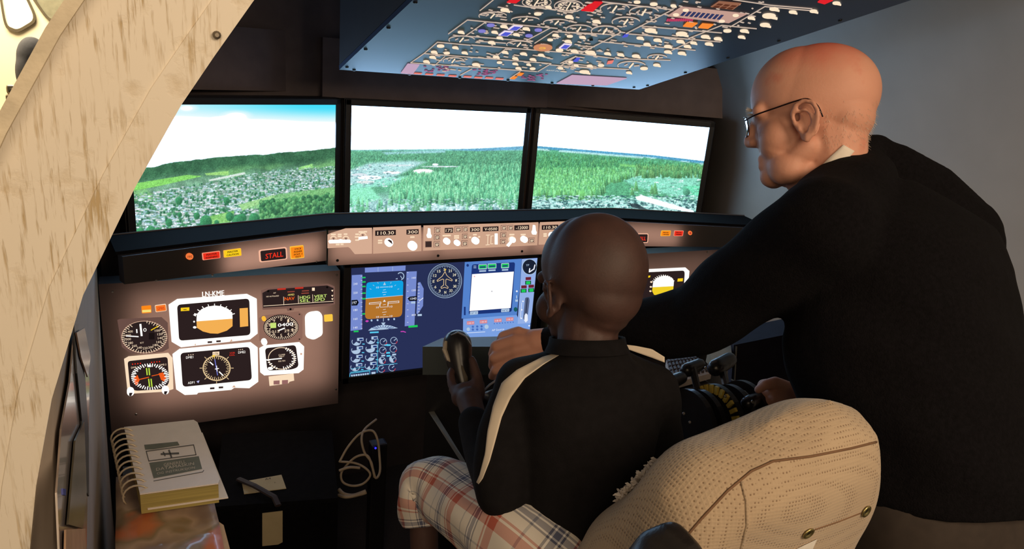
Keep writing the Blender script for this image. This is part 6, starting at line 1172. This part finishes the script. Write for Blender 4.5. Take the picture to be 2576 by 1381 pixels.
# ------------------------------------------------------------------ the man
SK_m = m_skin('fair_reddish_skin', (204, 146, 122), (214, 156, 132), (204, 116, 96), .6, 9, .1)
b = MB(); Rm = headframe(cvec(-.87, -.10, .47), cvec(-.10, .99, .02)); hm = D(2040, 304, 1.25); KM = .965
Pm = lambda v: hm + Rm @ (v * KM)
for c, r in (((0, -.014, .042), (.078, .104, .090)), ((0, .012, .050), (.074, .086, .084)), ((0, .040, -.02), (.062, .056, .076)), ((0, .054, -.070), (.047, .042, .038)), ((0, -.056, -.002), (.062, .048, .052)), ((0, .068, .03), (.055, .03, .04))): E3(b, Pm, Rm, c, r, KM)
V = Vector
b.cap(Pm(V((-.014, .074, -.088))), Pm(V((.014, .074, -.088))), .021, .021); b.cap(Pm(V((0, .092, .018))), Pm(V((0, .108, -.018))), .009, .012); b.cap(Pm(V((-.011, .102, -.022))), Pm(V((.011, .102, -.022))), .009, .009)
b.cap(Pm(V((-.022, .086, -.056))), Pm(V((.022, .086, -.056))), .009, .009); b.cap(Pm(V((-.022, .086, -.069))), Pm(V((.022, .086, -.069))), .009, .009); b.cap(Pm(V((-.046, .078, .026))), Pm(V((.046, .078, .026))), .013, .013)
for s_ in (-1, 1):
    ear(b, Pm, Rm, s_, 1.0, -.016, 1.0, .077); b.ell(Pm(V((s_ * .036, .055, -.028))), (.031, .031, .040)); b.ell(Pm(V((s_ * .034, .044, -.078))), (.031, .036, .030)); b.cap(Pm(V((s_ * .044, .006, -.05))), Pm(V((s_ * .036, .05, -.084))), .022, .025)
b.chain([Pm(V((0, -.030, -.03))), Pm(V((0, -.032, -.08))), D(2100, 430, 1.27)], [.058, .052, .054]); b.chain([Pm(V((0, .03, -.080))), Pm(V((0, -.005, -.12)))], [.036, .045]); b.chain([Pm(V((-.028, .02, -.08))), D(2060, 465, 1.22)], [.022, .02])
b.chain([D(2100, 430, 1.27), D(2230, 560, 1.28), D(2265, 850, 1.25), D(2330, 1270, 1.2)], [.058, .05, .08, .09])
SH, EL, WR = D(2070, 575, 1.13), D(1765, 802, 1.325), D(1385, 856, 1.50)
b.chain([D(2230, 560, 1.28), SH, EL, WR], [.05, .05, .045, .027])
# left hand, closed round the yoke horn
b.chain([WR, D(1345, 862, 1.505)], [.027, .029]); 
for mcp in ((1304, 840, 1.515), (1296, 858, 1.500), (1294, 882, 1.493), (1300, 906, 1.495)): b.cap(D(1372, 862, 1.50), D(*mcp), .021, .0145)
for pts, rs in (([(1304, 836, 1.515), (1266, 846, 1.525), (1256, 868, 1.56), (1270, 880, 1.585)], [.0135, .0118, .0105, .0088]), ([(1296, 856, 1.500), (1248, 870, 1.508), (1240, 892, 1.55), (1256, 905, 1.58)], [.0140, .0122, .011, .009]), ([(1294, 882, 1.493), (1243, 900, 1.500), (1240, 920, 1.54), (1256, 928, 1.575)], [.0135, .0118, .0105, .0088]), ([(1300, 906, 1.495), (1246, 932, 1.502), (1238, 946, 1.535), (1254, 948, 1.565)], [.0120, .0102, .0092, .008]), ([(1352, 885, 1.515), (1318, 905, 1.555), (1292, 905, 1.585), (1275, 895, 1.60)], [.015, .0125, .0115, .0095])): finger(b, [D(*p_) for p_ in pts], rs)
# right arm and hand on the throttle
RS, RE, RW = D(2410, 640, 1.40), D(2190, 940, 1.60), D(2020, 1015, 1.52)
b.chain([D(2230, 560, 1.28), RS, RE, RW], [.05, .05, .045, .028]); b.chain([RW, D(1985, 1000, 1.50)], [.028, .029])
for mcp in ((1952, 966, 1.50), (1945, 985, 1.485), (1948, 1006, 1.48), (1956, 1024, 1.485)): b.cap(D(1998, 1004, 1.50), D(*mcp), .022, .0145)
for pts, rs in (([(1952, 966, 1.50), (1920, 968, 1.51), (1912, 985, 1.535), (1922, 996, 1.55)], [.0135, .012, .0105, .009]), ([(1945, 985, 1.485), (1916, 992, 1.50), (1910, 1006, 1.53), (1920, 1014, 1.55)], [.0135, .012, .0105, .009]), ([(1948, 1006, 1.48), (1922, 1016, 1.49), (1916, 1028, 1.52), (1926, 1034, 1.54)], [.0135, .0115, .0105, .009]), ([(1956, 1024, 1.485), (1934, 1038, 1.49), (1930, 1048, 1.52), (1938, 1050, 1.54)], [.012, .0105, .0095, .008]), ([(1980, 975, 1.50), (1950, 962, 1.475), (1925, 968, 1.47), (1908, 980, 1.475)], [.0145, .0125, .011, .009])): finger(b, [D(*p_) for p_ in pts], rs)
LT = (RT * .72 + FW * .69); LT.z = 0; LT.normalize(); FT = Vector((-LT.y, LT.x, 0)); HP = D(2362, 1260, 1.2)
feet = []
for s_ in (-1, 1):
    h = HP + LT * .10 * s_; ft = Vector((h.x + FT.x * .02, h.y + FT.y * .02, 0)); b.chain([HP, h, Vector((ft.x, ft.y, .5)), Vector((ft.x, ft.y, .09))], [.1, .085, .055, .045]); b.chain([Vector((ft.x, ft.y, .06)), Vector((ft.x, ft.y, .04)) + FT * .15], [.04, .03]); feet.append(ft)
def wrinkle(c): return -.0016 * np.clip(np.sin((c[:, 2] * 150) + c[:, 0] * 60), .6, 1) * np.exp(-((c[:, 2] - Pm(V((0, -.06, -.085))).z) / .022) ** 2) * (c[:, 2] > 1.2)
def redden(m, origin, pt, r, col):
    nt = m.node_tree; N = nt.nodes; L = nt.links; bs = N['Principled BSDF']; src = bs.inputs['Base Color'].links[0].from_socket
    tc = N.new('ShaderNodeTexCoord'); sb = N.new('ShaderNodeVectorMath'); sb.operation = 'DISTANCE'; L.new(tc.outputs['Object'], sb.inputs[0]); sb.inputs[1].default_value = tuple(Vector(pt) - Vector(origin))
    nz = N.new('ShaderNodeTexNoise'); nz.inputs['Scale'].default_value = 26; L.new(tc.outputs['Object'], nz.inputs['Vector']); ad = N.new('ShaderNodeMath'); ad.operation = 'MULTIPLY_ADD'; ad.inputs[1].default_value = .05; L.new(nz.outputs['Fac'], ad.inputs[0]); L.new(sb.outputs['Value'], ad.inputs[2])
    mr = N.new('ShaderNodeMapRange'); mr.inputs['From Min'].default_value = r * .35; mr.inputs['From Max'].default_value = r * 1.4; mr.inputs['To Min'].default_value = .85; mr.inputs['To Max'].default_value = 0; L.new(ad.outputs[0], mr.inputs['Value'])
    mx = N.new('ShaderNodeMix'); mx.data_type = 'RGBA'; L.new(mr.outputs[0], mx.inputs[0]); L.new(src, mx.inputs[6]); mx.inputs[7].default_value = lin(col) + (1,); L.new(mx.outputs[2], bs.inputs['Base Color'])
redden(SK_m, (HP.x, HP.y, 0), Pm(V((-.02, -.03, .135))), .085, (214, 92, 72))  # skin colour mixed towards red around the crown of the head
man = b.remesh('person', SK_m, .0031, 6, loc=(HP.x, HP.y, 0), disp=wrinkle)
tag(man, 'bald man with glasses in dark cardigan leaning over the controls', 'person')
M_cd = mat('dark_navy_knit', (12, 10, 13), 1.0, spec=.15, var=.35, scale=160, bump=.5, bscale=420)
b = MB(); la, fa = (RT * .72 + FW * .69).normalized(), (FW * .69 - RT * .72).normalized()
loft(b, [ringsec(D(*p_), la, fa, rl, rf, 32, 2.4) for p_, rl, rf in (((2180, 470, 1.27), .085, .075), ((2225, 530, 1.265), .17, .105), ((2262, 580, 1.26), .215, .130), ((2275, 680, 1.25), .228, .150), ((2272, 850, 1.23), .232, .168), ((2318, 1000, 1.21), .230, .172), ((2348, 1120, 1.2), .228, .174), ((2362, 1215, 1.2), .222, .170))])
b.chain([D(2175, 445, 1.25), D(2130, 505, 1.20), SH], [.05, .075, .082]); b.chain([SH, D(1910, 690, 1.225), EL, D(1600, 828, 1.41), D(1420, 852, 1.49), D(1392, 856, 1.499)], [.084, .078, .068, .056, .042, .036])
b.chain([D(2180, 392, 1.30), D(2240, 432, 1.31), D(2320, 500, 1.34), D(2400, 600, 1.38)], [.040, .052, .066, .08]); b.chain([D(2405, 610, 1.39), D(2330, 800, 1.55), RE, RW], [.084, .072, .062, .037])
b.chain([D(2200, 378, 1.31), D(2152, 412, 1.25), D(2085, 482, 1.20)], [.031, .035, .040])
def knit(c): return .004 * np.sin(c[:, 0] * 22 + c[:, 2] * 18 + np.sin(c[:, 1] * 14) * 2) * np.sin(c[:, 2] * 13 + c[:, 1] * 9) + .0018 * np.sin(c[:, 2] * 60 + c[:, 0] * 31)
cg_ = b.remesh('cardigan', M_cd, .0065, 7, man, disp=knit)
MBV = bvh(man)
drape(MBV, [(2122, 364), (2080, 402), (2046, 438), (2016, 474)], [(2150, 380), (2112, 425), (2078, 462), (2040, 496)], 18, 5, 'shirt_collar', mat('white_shirt', (232, 222, 208), .8, var=.03), man, off=.004)
M_tr = mat('brown_grey_trousers', (52, 43, 37), .9, var=.12, scale=70)
b = MB(); b.ell(HP + Vector((0, 0, -.02)), (.20, .19, .13)); 
for s_, ft in zip((-1, 1), feet): h = HP + LT * .10 * s_; b.chain([h + Vector((0, 0, .02)), Vector((ft.x, ft.y, .5)), Vector((ft.x, ft.y, .10))], [.125, .092, .082])
b.remesh('trousers', M_tr, .01, 8, man, disp=lambda c: .003 * np.sin(c[:, 2] * 30 + c[:, 0] * 25))
for ft in feet: b = MB(); b.chain([Vector((ft.x, ft.y, .05)) - FT * .04, Vector((ft.x, ft.y, .045)) + FT * .17], [.05, .04]); b.remesh('shoe', M_leather, .008, 4, man)
# fuzz of short white hair round the back of the head
b = MB(); rh = random.Random(9)
for i in range(420):
    a = math.radians(rh.uniform(180, 360)); z = rh.uniform(-.055, .0); dv = V((math.cos(a), math.sin(a), 0)); o_ = Pm(V((0, -.02, z))); dW = (Rm @ (dv + V((0, 0, rh.uniform(-.3, .2))))).normalized(); h = MBV.ray_cast(o_ + dW * .3, -dW)
    if h[0] is None: continue
    t_ = (h[1] * .5 + Rm @ V((rh.uniform(-.5, .5), -.2, -.8))).normalized(); b.tube([h[0], h[0] + t_ * .003, h[0] + t_ * rh.uniform(.004, .007)], [.0002, .00016, .00008], 3, caps=False)
for i in range(26):
    o_ = Pm(V((-.02 - .025 * rh.random(), .09, .026 + rh.uniform(-.004, .006)))); t_ = (Rm @ V((rh.uniform(-.6, .1), 1, rh.uniform(-.2, .8)))).normalized(); b.tube([o_, o_ + t_ * .012], [.0005, .0002], 3, caps=False)
hr = b.build('hair', mat('white_hair', (206, 190, 172), .8), man, fix=False); hr['kind'] = 'stuff'
# spectacles
gl_ = thing('eyeglasses', 'thin dark wire spectacles worn by the bald man', 'glasses', Pm(V((0, .10, 0)))); M_wire = mat('dark_wire', (40, 24, 28), .35, .6)
LC = []
for s_ in (-1, 1):
    lens = [V((s_ * (.033 + .024 * math.cos(a)), 0.108 - .010 * abs(math.cos(a)) * (1 if math.cos(a) * 1 > 0 else .3), .006 + .019 * math.sin(a) * (1 if math.sin(a) < 0 else .85))) for a in [2 * math.pi * i / 24 for i in range(24)]]
    w_ = [Pm(v) for v in lens]; b = MB(); b.tube(w_ + [w_[0], w_[1]], .0010, 6); rim = b.build('rim', M_wire, gl_, smooth=True)
    m_l = MATS.get('lens_glass')
    if m_l is None:
        m_l = bpy.data.materials.new('lens_glass'); m_l.use_nodes = True; bs = m_l.node_tree.nodes['Principled BSDF']; bs.inputs['Roughness'].default_value = .03; bs.inputs['Transmission Weight'].default_value = 1; bs.inputs['IOR'].default_value = 1.1; MATS['lens_glass'] = m_l
    b = MB(); fv = Rm @ V((0, .0008, 0)); b.loop([p_ + fv for p_ in w_], [p_ - fv for p_ in w_], 0, True); b.build('lens', m_l, rim)
    tp = [V((s_ * .057, .103, .012)), V((s_ * .074, .082, .015)), V((s_ * .082, .045, .019)), V((s_ * .085, .012, .023)), V((s_ * .087, -.006, .022)), V((s_ * .088, -.020, .008)), V((s_ * .086, -.026, -.012))]
    b = MB(); b.tube(smooth_path([Pm(v) for v in tp], 5), .0013, 6); b.build('temple', M_wire, gl_, smooth=True)
b = MB(); b.tube([Pm(V((-.010, .110, .012))), Pm(V((0, .113, .015))), Pm(V((.010, .110, .012)))], .001, 6); b.build('bridge', M_wire, gl_)
